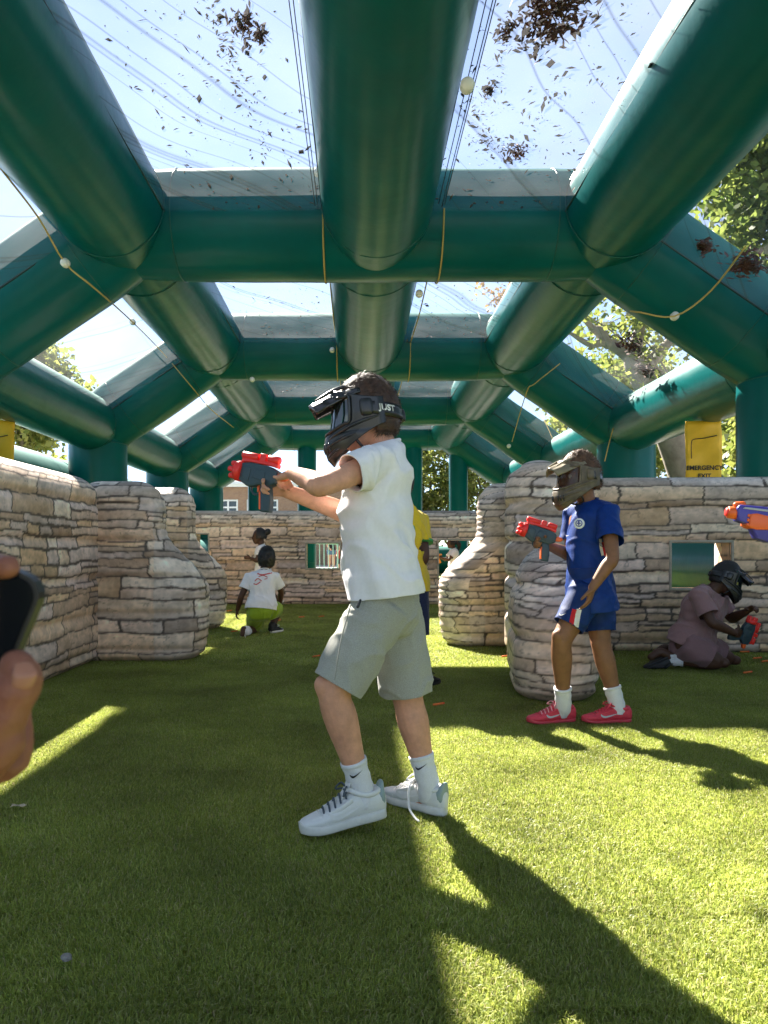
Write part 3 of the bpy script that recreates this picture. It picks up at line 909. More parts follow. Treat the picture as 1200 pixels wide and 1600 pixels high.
def tree(base, centre, radii, label, m=M_LEAF, n_clump=240, per=60, size=.12, seed=1, trunk=None, bark=M_BARK, tr=.28, hollow=.45, group='trees around the arena'):
    t = empty('tree', base, label, 'tree', group)
    V, F, C = leaf_cloud(centre, radii, n_clump, per, size, seed, hollow)
    parts = []
    b = Vector(base); c = Vector(centre)
    if trunk: parts += trunk
    else:
        parts.append(limb([b, b.lerp(c, .4) + Vector((.15, .1, 0)), b.lerp(c, .75), c + Vector((0, 0, radii[2] * .3))], [tr, tr * .75, tr * .5, tr * .15], 12))
    g = random.Random(seed)
    for k in range(9):
        e = Vector(C[g.randrange(len(C))]); s = b.lerp(c, g.uniform(.5, .95))
        parts.append(limb([s, s.lerp(e, .5) + Vector((0, 0, .2)), e], [tr * .28, tr * .16, tr * .05], 7, 3))
    v, f = join_parts(parts)
    mesh_obj('trunk', v, f, bark, t)
    fast_mesh('crown', V, F, m, t)
    return t
# tree leaning over the right slope, close to the arena
tree((9.6, 14.8, 0), (9.3, 14.8, 8.6), (2.7, 2.2, 3.1), 'leafy green tree rising over the right side of the roof', M_LEAF, 420, 60, .11, 31)
# pale limbed tree with sparse leaves
pl = [limb([(8.9, 19.6, 0), (8.3, 19.4, 2.5), (7.55, 19.2, 4.3), PT(1003, 590, 19), PT(990, 560, 19), PT(998, 520, 19), PT(1012, 470, 19.2), PT(1020, 380, 19.5)], [.42, .38, .33, .29, .24, .13, .1, .05], 14),
      limb([PT(996, 570, 19), PT(972, 548, 19), PT(945, 535, 19), PT(922, 538, 18.9), PT(890, 520, 18.8)], [.2, .16, .12, .08, .04], 12),
      limb([PT(950, 537, 19), PT(936, 518, 19), PT(925, 512, 19), PT(905, 485, 19)], [.14, .13, .08, .04], 10),
      limb([PT(925, 512, 19), PT(870, 455, 18.6), PT(820, 450, 18.2), PT(780, 470, 18)], [.07, .05, .035, .02], 8),
      limb([PT(1000, 585, 19), PT(1040, 540, 19.5), PT(1080, 500, 20)], [.2, .12, .06], 10)]
tree((8.9, 19.6, 0), (7.6, 19.4, 7.2), (3.2, 2.4, 2.6), 'pale limbed tree with sparse yellowing leaves behind the right roof slope', M_LEAFY, 150, 22, .10, 33, pl, M_BARKP, .12, .2)
V, F, C = leaf_cloud(PT(800, 470, 18), (1.1, .8, .5), 40, 12, .06, 35, 0)
o = fast_mesh('leafy_twig', V, F, M_LEAFR, bpy.data.objects['tree.001'])
# trees seen under the right eaves and past the end
specs = [((12.5, 21, 0), (12.3, 21, 3.9), (2.4, 2.2, 3.2), M_LEAFY, 'bushy yellow green tree seen beside the emergency exit banner'),
         ((14.2, 25.5, 0), (14.2, 25.5, 4.6), (2.8, 2.4, 3.8), M_LEAF, 'dark green tree behind the bushy tree at right'),
         ((10.6, 31, 0), (10.6, 31, 5.6), (2.6, 2.4, 3.6), M_LEAFY, 'tall tree seen through the second right roof slope'),
         ((12.6, 37, 0), (12.2, 37, 6.2), (3.0, 2.6, 4.2), M_LEAF, 'green tree furthest back along the right side'),
         ((7.6, 45, 0), (7.4, 45, 4.6), (2.6, 2.2, 4.2), M_LEAFY, 'broad pale green tree filling the end window at right'),
         ((4.6, 47, 0), (4.4, 47, 4.4), (1.8, 2.0, 3.8), M_LEAFY, 'pale green tree beside the brick building end'),
         ((-13, 30, 0), (-13.2, 30, 6.9), (2.3, 2.2, 2.6), M_LEAFY, 'round yellow green tree seen through the left roof slope'),
         ((-9.3, 52, 0), (-9.3, 52, 3.6), (1.6, 1.6, 2.2), M_LEAFY, 'low yellow green shrubby tree at left of the brick building')]
for k, (b, c, r, m, lb_) in enumerate(specs):
    tree(b, c, r, lb_, m, 170, 42, .16, 50 + k, hollow=.4)

# ------------------------------------------------------------------ far brick building and railings
M_BRICK = bpy.data.materials.new('brick'); M_BRICK.use_nodes = True
_nt = M_BRICK.node_tree; _bk = _nt.nodes.new('ShaderNodeTexBrick'); _tc = _nt.nodes.new('ShaderNodeTexCoord'); _sp = _nt.nodes.new('ShaderNodeSeparateXYZ'); _cb = _nt.nodes.new('ShaderNodeCombineXYZ')
_nt.links.new(_tc.outputs['Object'], _sp.inputs[0]); _nt.links.new(_sp.outputs[0], _cb.inputs[0]); _nt.links.new(_sp.outputs[2], _cb.inputs[1]); _nt.links.new(_cb.outputs[0], _bk.inputs['Vector'])
_bk.inputs['Scale'].default_value = 4.5; _bk.inputs['Color1'].default_value = (.34, .22, .13, 1); _bk.inputs['Color2'].default_value = (.26, .16, .1, 1); _bk.inputs['Mortar'].default_value = (.35, .32, .28, 1); _bk.inputs['Mortar Size'].default_value = .012
_nt.links.new(_bk.outputs[0], _nt.nodes['Principled BSDF'].inputs['Base Color']); _nt.nodes['Principled BSDF'].inputs['Roughness'].default_value = .9
M_WHITE = mat('white_paint', (.72, .78, .76), .5)
M_GLASS = mat('window_glass', (.03, .05, .06), .08)
M_ROOF = mat('grey_roof', (.16, .16, .17), .8, .2, 5)
M_MINT = mat('mint_paint', (.42, .66, .58), .45)
hs = empty('brick_building', (-3, 46, 0), 'low brick building with white framed windows beyond the far end', 'building')
by = 44.0
xs_ = [-9.2, 3.3]
wins = [(-8.05, -6.9), (-6.4, -4.6), (-2.6, -.9), (.4, 1.7)]
zs0, zs1, ze = 2.3, 3.75, 4.45
def hbox(name, x0, x1, y0, y1, z0, z1, m, par):
    v, f = box_part(((x0 + x1) / 2, (y0 + y1) / 2, (z0 + z1) / 2), x1 - x0, y1 - y0, z1 - z0)
    return mesh_obj(name, v, f, m, par, False)
pr = []
cur = xs_[0]
for a, b in wins:
    pr.append(box_part(((cur + a) / 2, by + .15, (zs0 + zs1) / 2), a - cur, .3, zs1 - zs0)); cur = b
pr.append(box_part(((cur + xs_[1]) / 2, by + .15, (zs0 + zs1) / 2), xs_[1] - cur, .3, zs1 - zs0))
pr.append(box_part(((xs_[0] + xs_[1]) / 2, by + .15, zs0 / 2), xs_[1] - xs_[0], .3, zs0))
pr.append(box_part(((xs_[0] + xs_[1]) / 2, by + .15, (zs1 + ze) / 2), xs_[1] - xs_[0], .3, ze - zs1))
pr.append(box_part((xs_[0] + .15, by + 4.2, ze / 2), .3, 7.8, ze)); pr.append(box_part((xs_[1] - .15, by + 4.2, ze / 2), .3, 7.8, ze))
v, f = join_parts(pr); mesh_obj('wall', v, f, M_BRICK, hs, False)
hbox('fascia', xs_[0] - .3, xs_[1] + .3, by - .35, by - .2, ze, ze + .3, M_WHITE, hs)
hbox('gutter', xs_[0] - .3, xs_[1] + .3, by - .47, by - .36, ze + .12, ze + .24, M_WHITE, hs)
mesh_obj('roof', [(xs_[0] - .3, by - .35, ze + .3), (xs_[1] + .3, by - .35, ze + .3), (xs_[1] + .3, by + 4.2, ze + .75), (xs_[0] - .3, by + 4.2, ze + .75), (xs_[1] + .3, by + 8.6, ze + .3), (xs_[0] - .3, by + 8.6, ze + .3)],
         [(0, 1, 2, 3), (3, 2, 4, 5), (0, 3, 5), (1, 4, 2)], M_ROOF, hs, False)
for a, b in wins:
    w = hbox('window', a, b, by + .14, by + .16, zs0, zs1, M_GLASS, hs)
    for x in (a, (a + b) / 2 - .05, b - .1): hbox('frame', x, x + .1, by + .04, by + .13, zs0, zs1, M_WHITE, w)
    for z in (zs0, zs1 - .1, zs0 + .95): hbox('frame', a + .1, b - .1, by + .05, by + .12, z, z + .09, M_WHITE, w)
    hbox('sill', a - .08, b + .08, by - .1, by + .02, zs0 - .1, zs0, M_WHITE, w)
# crowd barrier seen through the left opening of the back wall
cb = empty('crowd_barrier', (-1.9, 31.5, 0), 'mint green tubular crowd barrier seen through the left wall opening', 'crowd barrier')
x0, x1, yb = -2.3, -.85, 31.2
rail = [(x0 + .1, yb, .12), (x0, yb, .25), (x0, yb, 1.0), (x0 + .12, yb, 1.12), (x1 - .12, yb, 1.12), (x1, yb, 1.0), (x1, yb, .25), (x1 - .1, yb, .12), (x0 + .1, yb, .12)]
tube_obj('frame', rail, .03, M_MINT, cb, 8, 3)
for k in range(7):
    x = x0 + .18 + k * (x1 - x0 - .36) / 6
    tube_obj('bar', [(x, yb, .13), (x, yb, 1.11)], .016, M_MINT, cb, 6, 1)
for x in (x0 + .25, x1 - .25):
    tube_obj('foot', [(x, yb - .3, .02), (x, yb, .13), (x, yb + .3, .02)], .025, M_MINT, cb, 6, 2)
# ------------------------------------------------------------------ people: shared builders
def skin_mat(name, c):
    return mat(name, c, .52, .16, 22, .0009, 190, spec=.35, sss=.05)
def cloth_mat(name, c, var=.06, vs=90, b=.0012, bs=420, rough=.85, sheen=.15, col2=None):
    return mat(name, c, rough, var, vs, b, bs, col2=col2, sheen=sheen, spec=.25)
SK1 = skin_mat('skin_tan', (.62, .31, .20)); SK2 = skin_mat('skin_brown', (.25, .115, .055)); SK3 = skin_mat('skin_dark', (.085, .038, .022)); SK4 = skin_mat('skin_adult', (.27, .10, .06))
W_TEE = cloth_mat('white_cotton', (.84, .81, .83), .03)
G_MARL = cloth_mat('grey_marl', (.27, .27, .24), vs=420, col2=(.44, .44, .39))
BLUE = cloth_mat('royal_blue_polyester', (.003, .034, .20), .15, 30, rough=.55, sheen=0)
BLUE2 = cloth_mat('blue_shorts_polyester', (.004, .028, .14), .15, 30, rough=.55, sheen=0)
NAVY = cloth_mat('navy_cotton', (.012, .02, .06), .1)
MAUVE = cloth_mat('mauve_cotton', (.29, .165, .165), .06); MAUVE2 = cloth_mat('mauve_jersey', (.24, .135, .14), .06)
LIME = cloth_mat('lime_polyester', (.28, .40, .02), .08, rough=.6)
YELT = cloth_mat('yellow_polyester', (.72, .50, .015), .06, rough=.6)
GREENP = mat('green_print', (.05, .32, .09), .6)
REDC = cloth_mat('red_cotton', (.5, .03, .025)); DENIM = cloth_mat('denim', (.10, .17, .27), .2, 60); DARKC = cloth_mat('charcoal_cotton', (.03, .03, .035))
SOCK = cloth_mat('white_knit', (.74, .74, .76), .05, 200, .0015, 500)
SH_W = mat('white_leather', (.72, .72, .70), .45, .04, 30, .0006, 160); SH_SOLE = mat('white_rubber', (.66, .65, .60), .6, .06, 40); SH_TAB = mat('grey_green_leather', (.28, .36, .35), .5); LACE_G = mat('dark_grey_lace', (.07, .09, .11), .8)
SH_P = mat('coral_pink_knit', (.66, .045, .075), .6, .12, 60, .0008, 260); SH_PS = mat('coral_rubber', (.58, .05, .07), .5); LACE_P = mat('pale_pink_lace', (.8, .35, .36), .8); SILV = mat('silver_print', (.5, .52, .54), .3)
SH_B = mat('black_shoe', (.015, .015, .017), .6, .2, 40); LACE_W = mat('white_lace', (.75, .75, .74), .8)
PL_K = mat('black_plastic', (.012, .013, .015), .32, .2, 20); PL_KV = mat('black_gloss_plastic', (.02, .02, .022), .22, .1, 10); 
CAMO = mat('camo_plastic', (.055, .04, .022), .45, col2=(.17, .13, .075), vscale=16, detail=2); CAMOV = mat('camo_visor', (.16, .13, .08), .4, col2=(.26, .22, .14), vscale=14, detail=2)
LENS_D = mat('dark_lens', (.01, .014, .016), .05, spec=.8)
LENS_C = bpy.data.materials.new('tinted_lens'); LENS_C.use_nodes = True
_nt = LENS_C.node_tree; _p = _nt.nodes['Principled BSDF']; _p.inputs['Base Color'].default_value = (.06, .045, .035, 1); _p.inputs['Roughness'].default_value = .06
_tt = _nt.nodes.new('ShaderNodeBsdfTransparent'); _tt.inputs[0].default_value = (.75, .68, .6, 1); _mm = _nt.nodes.new('ShaderNodeMixShader'); _mm.inputs[0].default_value = .4
_nt.links.new(_tt.outputs[0], _mm.inputs[1]); _nt.links.new(_p.outputs[0], _mm.inputs[2]); _nt.links.new(_mm.outputs[0], _nt.nodes['Material Output'].inputs[0])
HAIR_BR = mat('brown_hair', (.055, .026, .013), .45, .5, 40); HAIR_K = mat('black_hair', (.010, .008, .007), .55, .4, 40); HAIR_C = mat('curly_brown_hair', (.10, .048, .022), .6, .5, 50)
EYE_W = mat('eye_white', (.7, .68, .65), .2); EYE_I = mat('eye_iris', (.02, .012, .008), .1); LIP = mat('lip', (.28, .10, .08), .5)

HEAD_Z = [(-.112, .052, .022, .020), (-.095, .043, .047, .042), (-.06, .024, .074, .058), (-.02, .010, .088, .067), (.03, .0, .096, .074), (.07, -.006, .090, .070), (.098, -.010, .064, .052), (.112, -.010, .030, .026)]
def head_parts(c, M, s):
    f, l, u = [Vector(M.col[i]) for i in range(3)]
    P = [loft([(c + f * (x * s) + u * (z * s), f * (rx * s), l * (ry * s)) for z, x, rx, ry in HEAD_Z], 24, 4, cap=.35)]
    at = lambda x, y, z: c + f * (x * s) + l * (y * s) + u * (z * s)
    P.append(limb([at(.088, 0, .022), at(.104, 0, -.005), at(.112, 0, -.028), at(.094, 0, -.036)], [.009 * s, .011 * s, .015 * s, .010 * s], 10, 4))
    P.append(limb([at(.08, -.02, -.064), at(.098, 0, -.062), at(.08, .02, -.064)], [.006 * s, .009 * s, .006 * s], 8, 4))
    for q in (-1, 1):
        P.append(limb([at(-.008, q * .072, .018), at(-.014, q * .082, 0), at(-.004, q * .074, -.028)], [.012 * s, .018 * s, .010 * s], 10, 4, up=l, flat=.45))
        P.append(limb([at(.076, q * .052, .026), at(.094, q * .026, .03)], [.008 * s, .007 * s], 8, 3))
    return P
def hand_parts(w, d, pn, thumb, s=.85, curl=(.5, .55, .6, .65), spread=.0, tcurl=.4):
    """w wrist, d finger direction, pn palm-facing normal, thumb = direction of the thumb side"""
    d = Vector(d).normalized(); pn = Vector(pn); pn = (pn - d * pn.dot(d)).normalized()
    t = d.cross(pn)
    if t.dot(Vector(thumb)) < 0: t = -t
    P = [loft([(w - d * (.01 * s), t * (.024 * s), pn * (.019 * s)), (w + d * (.02 * s), t * (.03 * s), pn * (.018 * s)), (w + d * (.055 * s), t * (.038 * s), pn * (.016 * s)), (w + d * (.088 * s), t * (.037 * s), pn * (.012 * s))], 16, 4, power=2.5, cap=.4)]
    for k, (o, ln) in enumerate(zip((.029, .010, -.010, -.029), (.068, .077, .071, .056))):
        p = w + d * (.084 * s - abs(o) * .15 * s) + t * (o * s)
        dd = (d + t * (spread * o * 12)).normalized(); a = 0
        pts = [p - dd * .012 * s, p]; 
        for j, fr in enumerate((.46, .30, .24)):
            a += curl[k] * (1.0, 1.1, .7)[j]
            v = dd * math.cos(a) + pn * math.sin(a)
            p = p + v * (ln * fr * s); pts.append(p)
        r = .0088 * s * (1 if k < 3 else .88)
        P.append(limb(pts, [r * 1.1, r * 1.05, r, r * .92, r * .78], 10, 3))
    p = w + d * (.022 * s) + t * (.026 * s)
    v0 = (t * .75 + d * .65 + pn * .25).normalized(); v1 = (d * .85 + t * .25 + pn * (.3 + tcurl)).normalized()
    P.append(limb([p - v0 * .01 * s, p + v0 * .028 * s, p + v0 * .034 * s + v1 * .026 * s, p + v0 * .034 * s + v1 * .05 * s], [.015 * s, .0125 * s, .011 * s, .0085 * s], 10, 4))
    return P
def arm_parts(sh, el, wr, s):
    return [limb([sh, sh.lerp(el, .5), el, el.lerp(wr, .3), wr], [.047 * s, .040 * s, .034 * s, .036 * s, .0235 * s], 16, 5)]
def leg_parts(hp, kn, an, s):
    k = kn - hp; a = an - kn
    back = (k.normalized() - a.normalized()) * -1
    calf = kn.lerp(an, .3) + (back * .0)
    fwd = (k.normalized() - a.normalized())
    fwd = fwd.normalized() if fwd.length > .05 else Vector((0, 0, 0))
    return [limb([kn - a * .06 + fwd * .022 * s, kn + a * .10 + fwd * .020 * s], [.036 * s, .033 * s], 12, 3), limb([hp, hp.lerp(kn, .5), kn.lerp(hp, .1), kn.lerp(an, .08), calf, kn.lerp(an, .65), an], [.076 * s, .068 * s, .057 * s, .054 * s, .056 * s, .043 * s, .033 * s], 18, 5)]
def side_of(J): return (J['shL'] - J['shR']).normalized()
def torso_secs(J, s, e=0.0):
    l1 = side_of(J); l0 = (J['hipL'] - J['hipR']).normalized()
    up = (J['neck'] - J['pelvis']).normalized()
    f1 = l1.cross(up).normalized(); f0 = l0.cross(up).normalized()
    w = s
    wd = (J['shL'] - J['shR']).length / 2
    lm = (l0 + l1).normalized(); fm = (f0 + f1).normalized()
    mid = J['pelvis'].lerp(J['chest'], .5)
    return [(J['pelvis'] - up * .05 * w, l0 * (.125 * w + e), f0 * (.09 * w + e)), (J['pelvis'] + up * .04 * w, l0 * (.128 * w + e), f0 * (.092 * w + e)), (mid, lm * (.118 * w + e), fm * (.085 * w + e)),
            (J['chest'], l1 * (wd * .88 + e), f1 * (.098 * w + e)), (J['chest'].lerp(J['neck'], .62), l1 * (wd * .92 + e), f1 * (.075 * w + e)), (J['neck'], l1 * (.055 * w + e), f1 * (.05 * w + e))]
def body_mesh(J, s, voxel, hands, feet=True, name='body', sm=3):
    M = frame(J['hf'], J['hu']); hs = J.get('hs', 1.0)
    P = head_parts(J['head'], M, hs)
    f = Vector(M.col[0]); u = Vector(M.col[2])
    P.append(limb([J['neck'] - (J['head'] - J['neck']) * .3, J['neck'], J['head'] - u * .05 * hs - f * .022 * hs], [.06 * s, .050 * s, .050 * s], 16, 4))
    P.append(loft(torso_secs(J, s), 24, 5, cap=.4))
    P.append(limb([J['shL'], J['chest'].lerp(J['neck'], .75), J['shR']], [.046 * s, .055 * s, .046 * s], 14, 4))
    for q in 'LR':
        P += arm_parts(J['sh' + q], J['el' + q], J['wr' + q], s)
        P += leg_parts(J['hip' + q], J['kn' + q], J['an' + q], s)
        if feet and 'heel' + q in J:
            P.append(limb([J['an' + q], J['heel' + q].lerp(J['toe' + q], .35) + Vector((0, 0, .04 * s)), J['heel' + q].lerp(J['toe' + q], .7) + Vector((0, 0, .035 * s))], [.034 * s, .032 * s, .026 * s], 10, 3))
        if hands and q in hands:
            h = hands[q]; P += hand_parts(J['wr' + q], **h)
    return remesh(P, voxel, sm, name=name)

def axis_cut(me, cuts):
    """open hems: (point, outward direction, reach from the axis)"""
    bm = bmesh.new(); bm.from_mesh(me)
    for p, n, rad in cuts:
        p = Vector(p); n = Vector(n).normalized(); dep = .07 if rad < .1 else (.085 if rad < .16 else .12)
        def q(f):
            r = f.calc_center_median() - p; h = r.dot(n)
            return h, (r - n * h).length
        near = [f for f in bm.faces if abs(q(f)[0]) < .04 and q(f)[1] < rad]
        g = set(near)
        for f in near: g.update(f.edges); g.update(f.verts)
        bmesh.ops.bisect_plane(bm, geom=list(g), plane_co=p, plane_no=n, dist=1e-5)
        dead = [f for f in bm.faces if (lambda t: 1e-5 < t[0] < dep and t[1] < rad)(q(f))]
        bmesh.ops.delete(bm, geom=dead, context='FACES')
    bm.to_mesh(me); bm.free()
    me.polygons.foreach_set('use_smooth', [True] * len(me.polygons)); me.update()
    return me
def folds(amp, sx=9, sz=4, seed=0, extra=None):
    # soft cloth creases: ridged noise in two warped directions plus broad drape
    def ridge(a, b, sd):
        n = fbm(a, b, sd, 2)
        return np.clip(1 - np.abs(n - .5) * 5.5, 0, 1) ** 1.5
    def fn(co):
        h = co[:, 0] + co[:, 1] * .8; z = co[:, 2]
        w = fbm(h * 4 + seed, z * 4, seed + 1) - .5
        d = amp * 1.2 * (fbm(h * sx * .7 + w * 2, z * sz * .7, seed, 2) - .5) * 2
        d = d + amp * .9 * ridge(h * 7 + z * 5 + w * 3, z * 6 - h * 3, seed + 5)
        d = d + amp * .8 * ridge(h * 5 - z * 7 + w * 3 + 9, z * 3 + h * 8, seed + 9)
        if extra is not None: d = d + extra(co)
        return d
    return fn
def tee(J, s, parent, m, voxel=.008, ease=.02, sleeve=.62, hem=.02, secs=None, sr=.058, amp=.005, seed=0, name='t_shirt', collar=True, flare=1.16, thick=.004, extra=None, sc=1.3):
    up = (J['neck'] - J['pelvis']).normalized()
    if secs is None:
        S = torso_secs(J, s, ease)
        c, a, b = S[0]
        S[0] = (J['pelvis'] - up * (hem + .05), a * flare, b * flare); S[1] = (S[1][0], a * flare * .99, b * flare * .99)
        hc, hn, hr = J['pelvis'] - up * hem, -up, .3 * s
    else:
        S = secs; hc, hn, hr = S[0][0].lerp(S[1][0], .5), (S[0][0] - S[1][0]), .3 * s
    P = [loft(S, 30, 5, power=2.25, cap=.25)]
    P.append(limb([J['shL'] + (J['shR'] - J['shL']) * .08 + up * .004, J['chest'].lerp(J['neck'], .75), J['shR'] + (J['shL'] - J['shR']) * .08 + up * .004], [.055 * s, .066 * s, .055 * s], 16, 4))
    cuts = [(hc, hn, hr)]
    for q in 'LR':
        sh, el = J['sh' + q], J['el' + q]
        d = (el - sh).normalized()
        h = sh.lerp(el, sleeve)
        P.append(limb([sh - d * .02, sh.lerp(h, .5), h, h + d * .035], [sr * s * .82, sr * s * .92, sr * s, sr * s], 18, 4, cap=.3))
        cuts.append((h, d, sr * s * sc))
    if collar: cuts.append((J['neck'] + up * .012, up + (J['hf'] - up * J['hf'].dot(up)) * .25, .1 * s))
    me = remesh(P, voxel, 3, folds(amp, seed=seed, extra=extra), name)
    axis_cut(me, cuts)
    o = obj_from(name, me, m, parent)
    solid(o, thick)
    if collar:
        l = side_of(J); f = l.cross(up)
        c = J['neck'] + up * .012
        pts = [c + l * math.cos(t) * .064 * s + f * math.sin(t) * .058 * s + up * (-.014 * math.sin(t)) for t in np.linspace(0, 2 * math.pi, 17)]
        mesh_obj('collar', *limb(pts, [.007 * s] * 17, 8, 2), m, o)
    return o
def shorts(J, s, parent, m, voxel=.008, reach=(.8, .8), r0=.105, r1=.085, name='shorts', seed=3, amp=.004, ease=.022, thick=.004, drop=0.0):
    S = torso_secs(J, s, ease)
    up = (J['neck'] - J['pelvis']).normalized()
    c, a, b = S[0]
    P = [loft([(J['pelvis'] + up * .10 * s, a * .97, b * .97), (J['pelvis'] + up * .02, a, b), (J['pelvis'] - up * .08 * s, a * .97, b), (J['pelvis'] - up * .13 * s, a * .8, b * .8)], 28, 4, power=2.3, cap=.3)]
    cuts = [(J['pelvis'] + up * .095 * s, up, .3)]
    for q, fr in zip('LR', reach):
        hp, kn = J['hip' + q], J['kn' + q]; d = (kn - hp).normalized()
        h = hp.lerp(kn, fr)
        P.append(limb([hp, hp.lerp(h, .5), h, h + d * .04], [r0 * s, (r0 + r1) / 2 * s, r1 * s, r1 * s], 22, 4, cap=.2))
        cuts.append((h, d + Vector((0, 0, -drop)), r1 * s * 1.45))
    me = remesh(P, voxel, 4, folds(amp, 8, 5, seed), name)
    axis_cut(me, cuts)
    o = obj_from(name, me, m, parent); solid(o, thick)
    return o
SW_LO = [(0, .25), (.05, .10), (.14, .02), (.28, .03), (.6, .20), (1, .42)]
SW_UP = [(.02, .34), (.06, .27), (.13, .20), (.25, .165), (.6, .27), (1, .425)]
def swoosh(fn, name, m, parent):
    """tick-shaped mark; fn maps (u, v) to a point on the surface"""
    lo = catmull([(a, b, 0) for a, b in SW_LO], 3); up_ = catmull([(a, b, 0) for a, b in SW_UP], 3)
    V = [fn(p[0], p[1]) for p in lo] + [fn(p[0], p[1]) for p in up_]
    n = len(lo)
    return mesh_obj(name, V, [(i, i + 1, n + i + 1, n + i) for i in range(n - 1)], m, parent, False)
SHOE = [(.002, .018, .088), (.015, .028, .096), (.045, .033, .093), (.08, .034, .100), (.11, .036, .100), (.145, .040, .083), (.185, .043, .066), (.225, .040, .056), (.255, .029, .050), (.268, .016, .044)]
def shoe(heel, toe, parent, upper, sole, lace, tab=None, mark=None, s=1.0, roll=None, low=1.0, loose=False, label=None, sole_h=.034):
    heel = Vector(heel); toe = Vector(toe)
    L = (toe - heel).length
    M = frame(toe - heel, roll or Vector((0, 0, 1)))
    f, l, u = [Vector(M.col[i]) for i in range(3)]
    k = L / .27
    at = lambda x, y, z: heel + f * (x * k) + l * (y * k) + u * (z * k)
    sh = sole_h
    SO = [(.0, .012), (.012, .028), (.05, .036), (.10, .036), (.15, .042), (.19, .047), (.225, .045), (.255, .033), (.270, .014)]
    so = mesh_obj('shoe', *loft([(at(x, 0, sh / 2 + (.012 * max(0, (x - .2) / .07) ** 2)), l * (w * k), u * (sh / 2 * k)) for x, w in SO], 28, 4, power=3.6, cap=.1), sole, parent)
    if label: so['label'] = label
    b0 = sh * .6
    up_ = mesh_obj('upper', *loft([(at(x, 0, (t * low + b0) / 2), l * (w * k), u * ((t * low - b0) / 2 * k)) for x, w, t in SHOE], 26, 4, power=2.5, cap=.3), upper, so)
    # padded collar and tongue
    pts = [at(.062 + .05 * math.cos(t), .031 * math.sin(t), (.096 + .010 * math.cos(t) + .006 * math.cos(2 * t)) * low) for t in np.linspace(0, 2 * math.pi, 21)]
    mesh_obj('collar', *limb(pts, [.0085 * k] * 21, 8, 2), upper, so)
    mesh_obj('tongue', *loft([(at(.15, 0, .078 * low), l * .018 * k, u * .006 * k), (at(.125, 0, .1 * low), l * .021 * k, u * .006 * k), (at(.108, 0, .126 * low), l * .022 * k, u * .005 * k)], 14, 3), upper, so)
    for i in range(5):
        x = .118 + i * .018; z = (.108 - i * .0095) * low
        mesh_obj('lace', *limb([at(x, -.026, z - .016), at(x + .004, 0, z + .003), at(x + .008, .026, z - .016)], [.0032 * k] * 3, 6, 5), lace, so)
    for q in (-1, 1):
        mesh_obj('lace', *limb([at(.113, 0, .112 * low), at(.122, q * .025, .125 * low), at(.138, q * .04, .105 * low), at(.122, q * .022, .108 * low)], [.003 * k] * 4, 6, 4), lace, so)
    if loose:
        mesh_obj('lace', *limb([at(.12, .03, .105), at(.115, .055, .085), at(.1, .075, .03), at(.06, .095, .008), at(.03, .11, .005)], [.0042 * k] * 5, 6, 5), LACE_W, so)
    # toe cap seam and side overlays
    mesh_obj('toe_seam', *limb([at(.2, -.0425, .04), at(.205, -.03, .056 * low), at(.208, 0, .063 * low), at(.205, .03, .056 * low), at(.2, .0425, .04)], [.0022 * k] * 5, 6, 5), upper, so)
    for q in (-1, 1):
        mesh_obj('eyelet_panel', *limb([at(.112, q * .0345, .085 * low), at(.15, q * .037, .068 * low), at(.185, q * .035, .057 * low)], [.008 * k, .008 * k, .006 * k], 8, 4, up=l, flat=.25), upper, so)
    if tab: mesh_obj('heel_tab', *loft([(at(.014, 0, .060), l * .0275 * k, f * .0155 * k), (at(.013, 0, .08), l * .0275 * k, f * .0145 * k), (at(.006, 0, .104), l * .017 * k, f * .008 * k)], 14, 3, power=3), tab, so)
    if mark:
        for q in (-1, 1):
            swoosh(lambda a, b: at(.185 - a * .125, q * (.0445 - .0085 * a - max(0, b - .1) * .012), (.038 + b * .075) * low), 'side_mark', mark, so)
    return so
def sock(an, kn, heel, parent, m, top=.13, r0=.038, r1=.042, mark=None, view=Vector((0, -1, 0)), ms=.05):
    d = (kn - an).normalized()
    v, f = limb([heel + Vector((0, 0, .045)), an - d * .02, an + d * top * .5, an + d * top], [r0 * .95, r0, (r0 + r1) / 2, r1], 22, 5, cap=.06)
    V = np.array(v)
    o = mesh_obj('sock', V, f, m, parent)
    displace(o.data, lambda co: .0016 * np.sin(co[:, 2] * 150 + 2 * np.sin(co[:, 0] * 60)))
    mesh_obj('cuff', *limb([an + d * (top - .012), an + d * top], [r1 + .0025, r1 + .0025], 22, 2, cap=.06), m, o)
    if mark:
        n = (view - d * view.dot(d)).normalized(); t = n.cross(d)        # t: to the viewer's left
        c = an + d * top * .62
        rr = (r0 * .4 + r1 * .6) + .004
        def fn(a, b):
            x = (a - .5) * ms; th = x / rr
            return c + d * ((b - .2) * ms * .9) + n * (rr * math.cos(th)) - t * (rr * math.sin(th))
        swoosh(fn, 'sock_mark', mark, o)
    return o
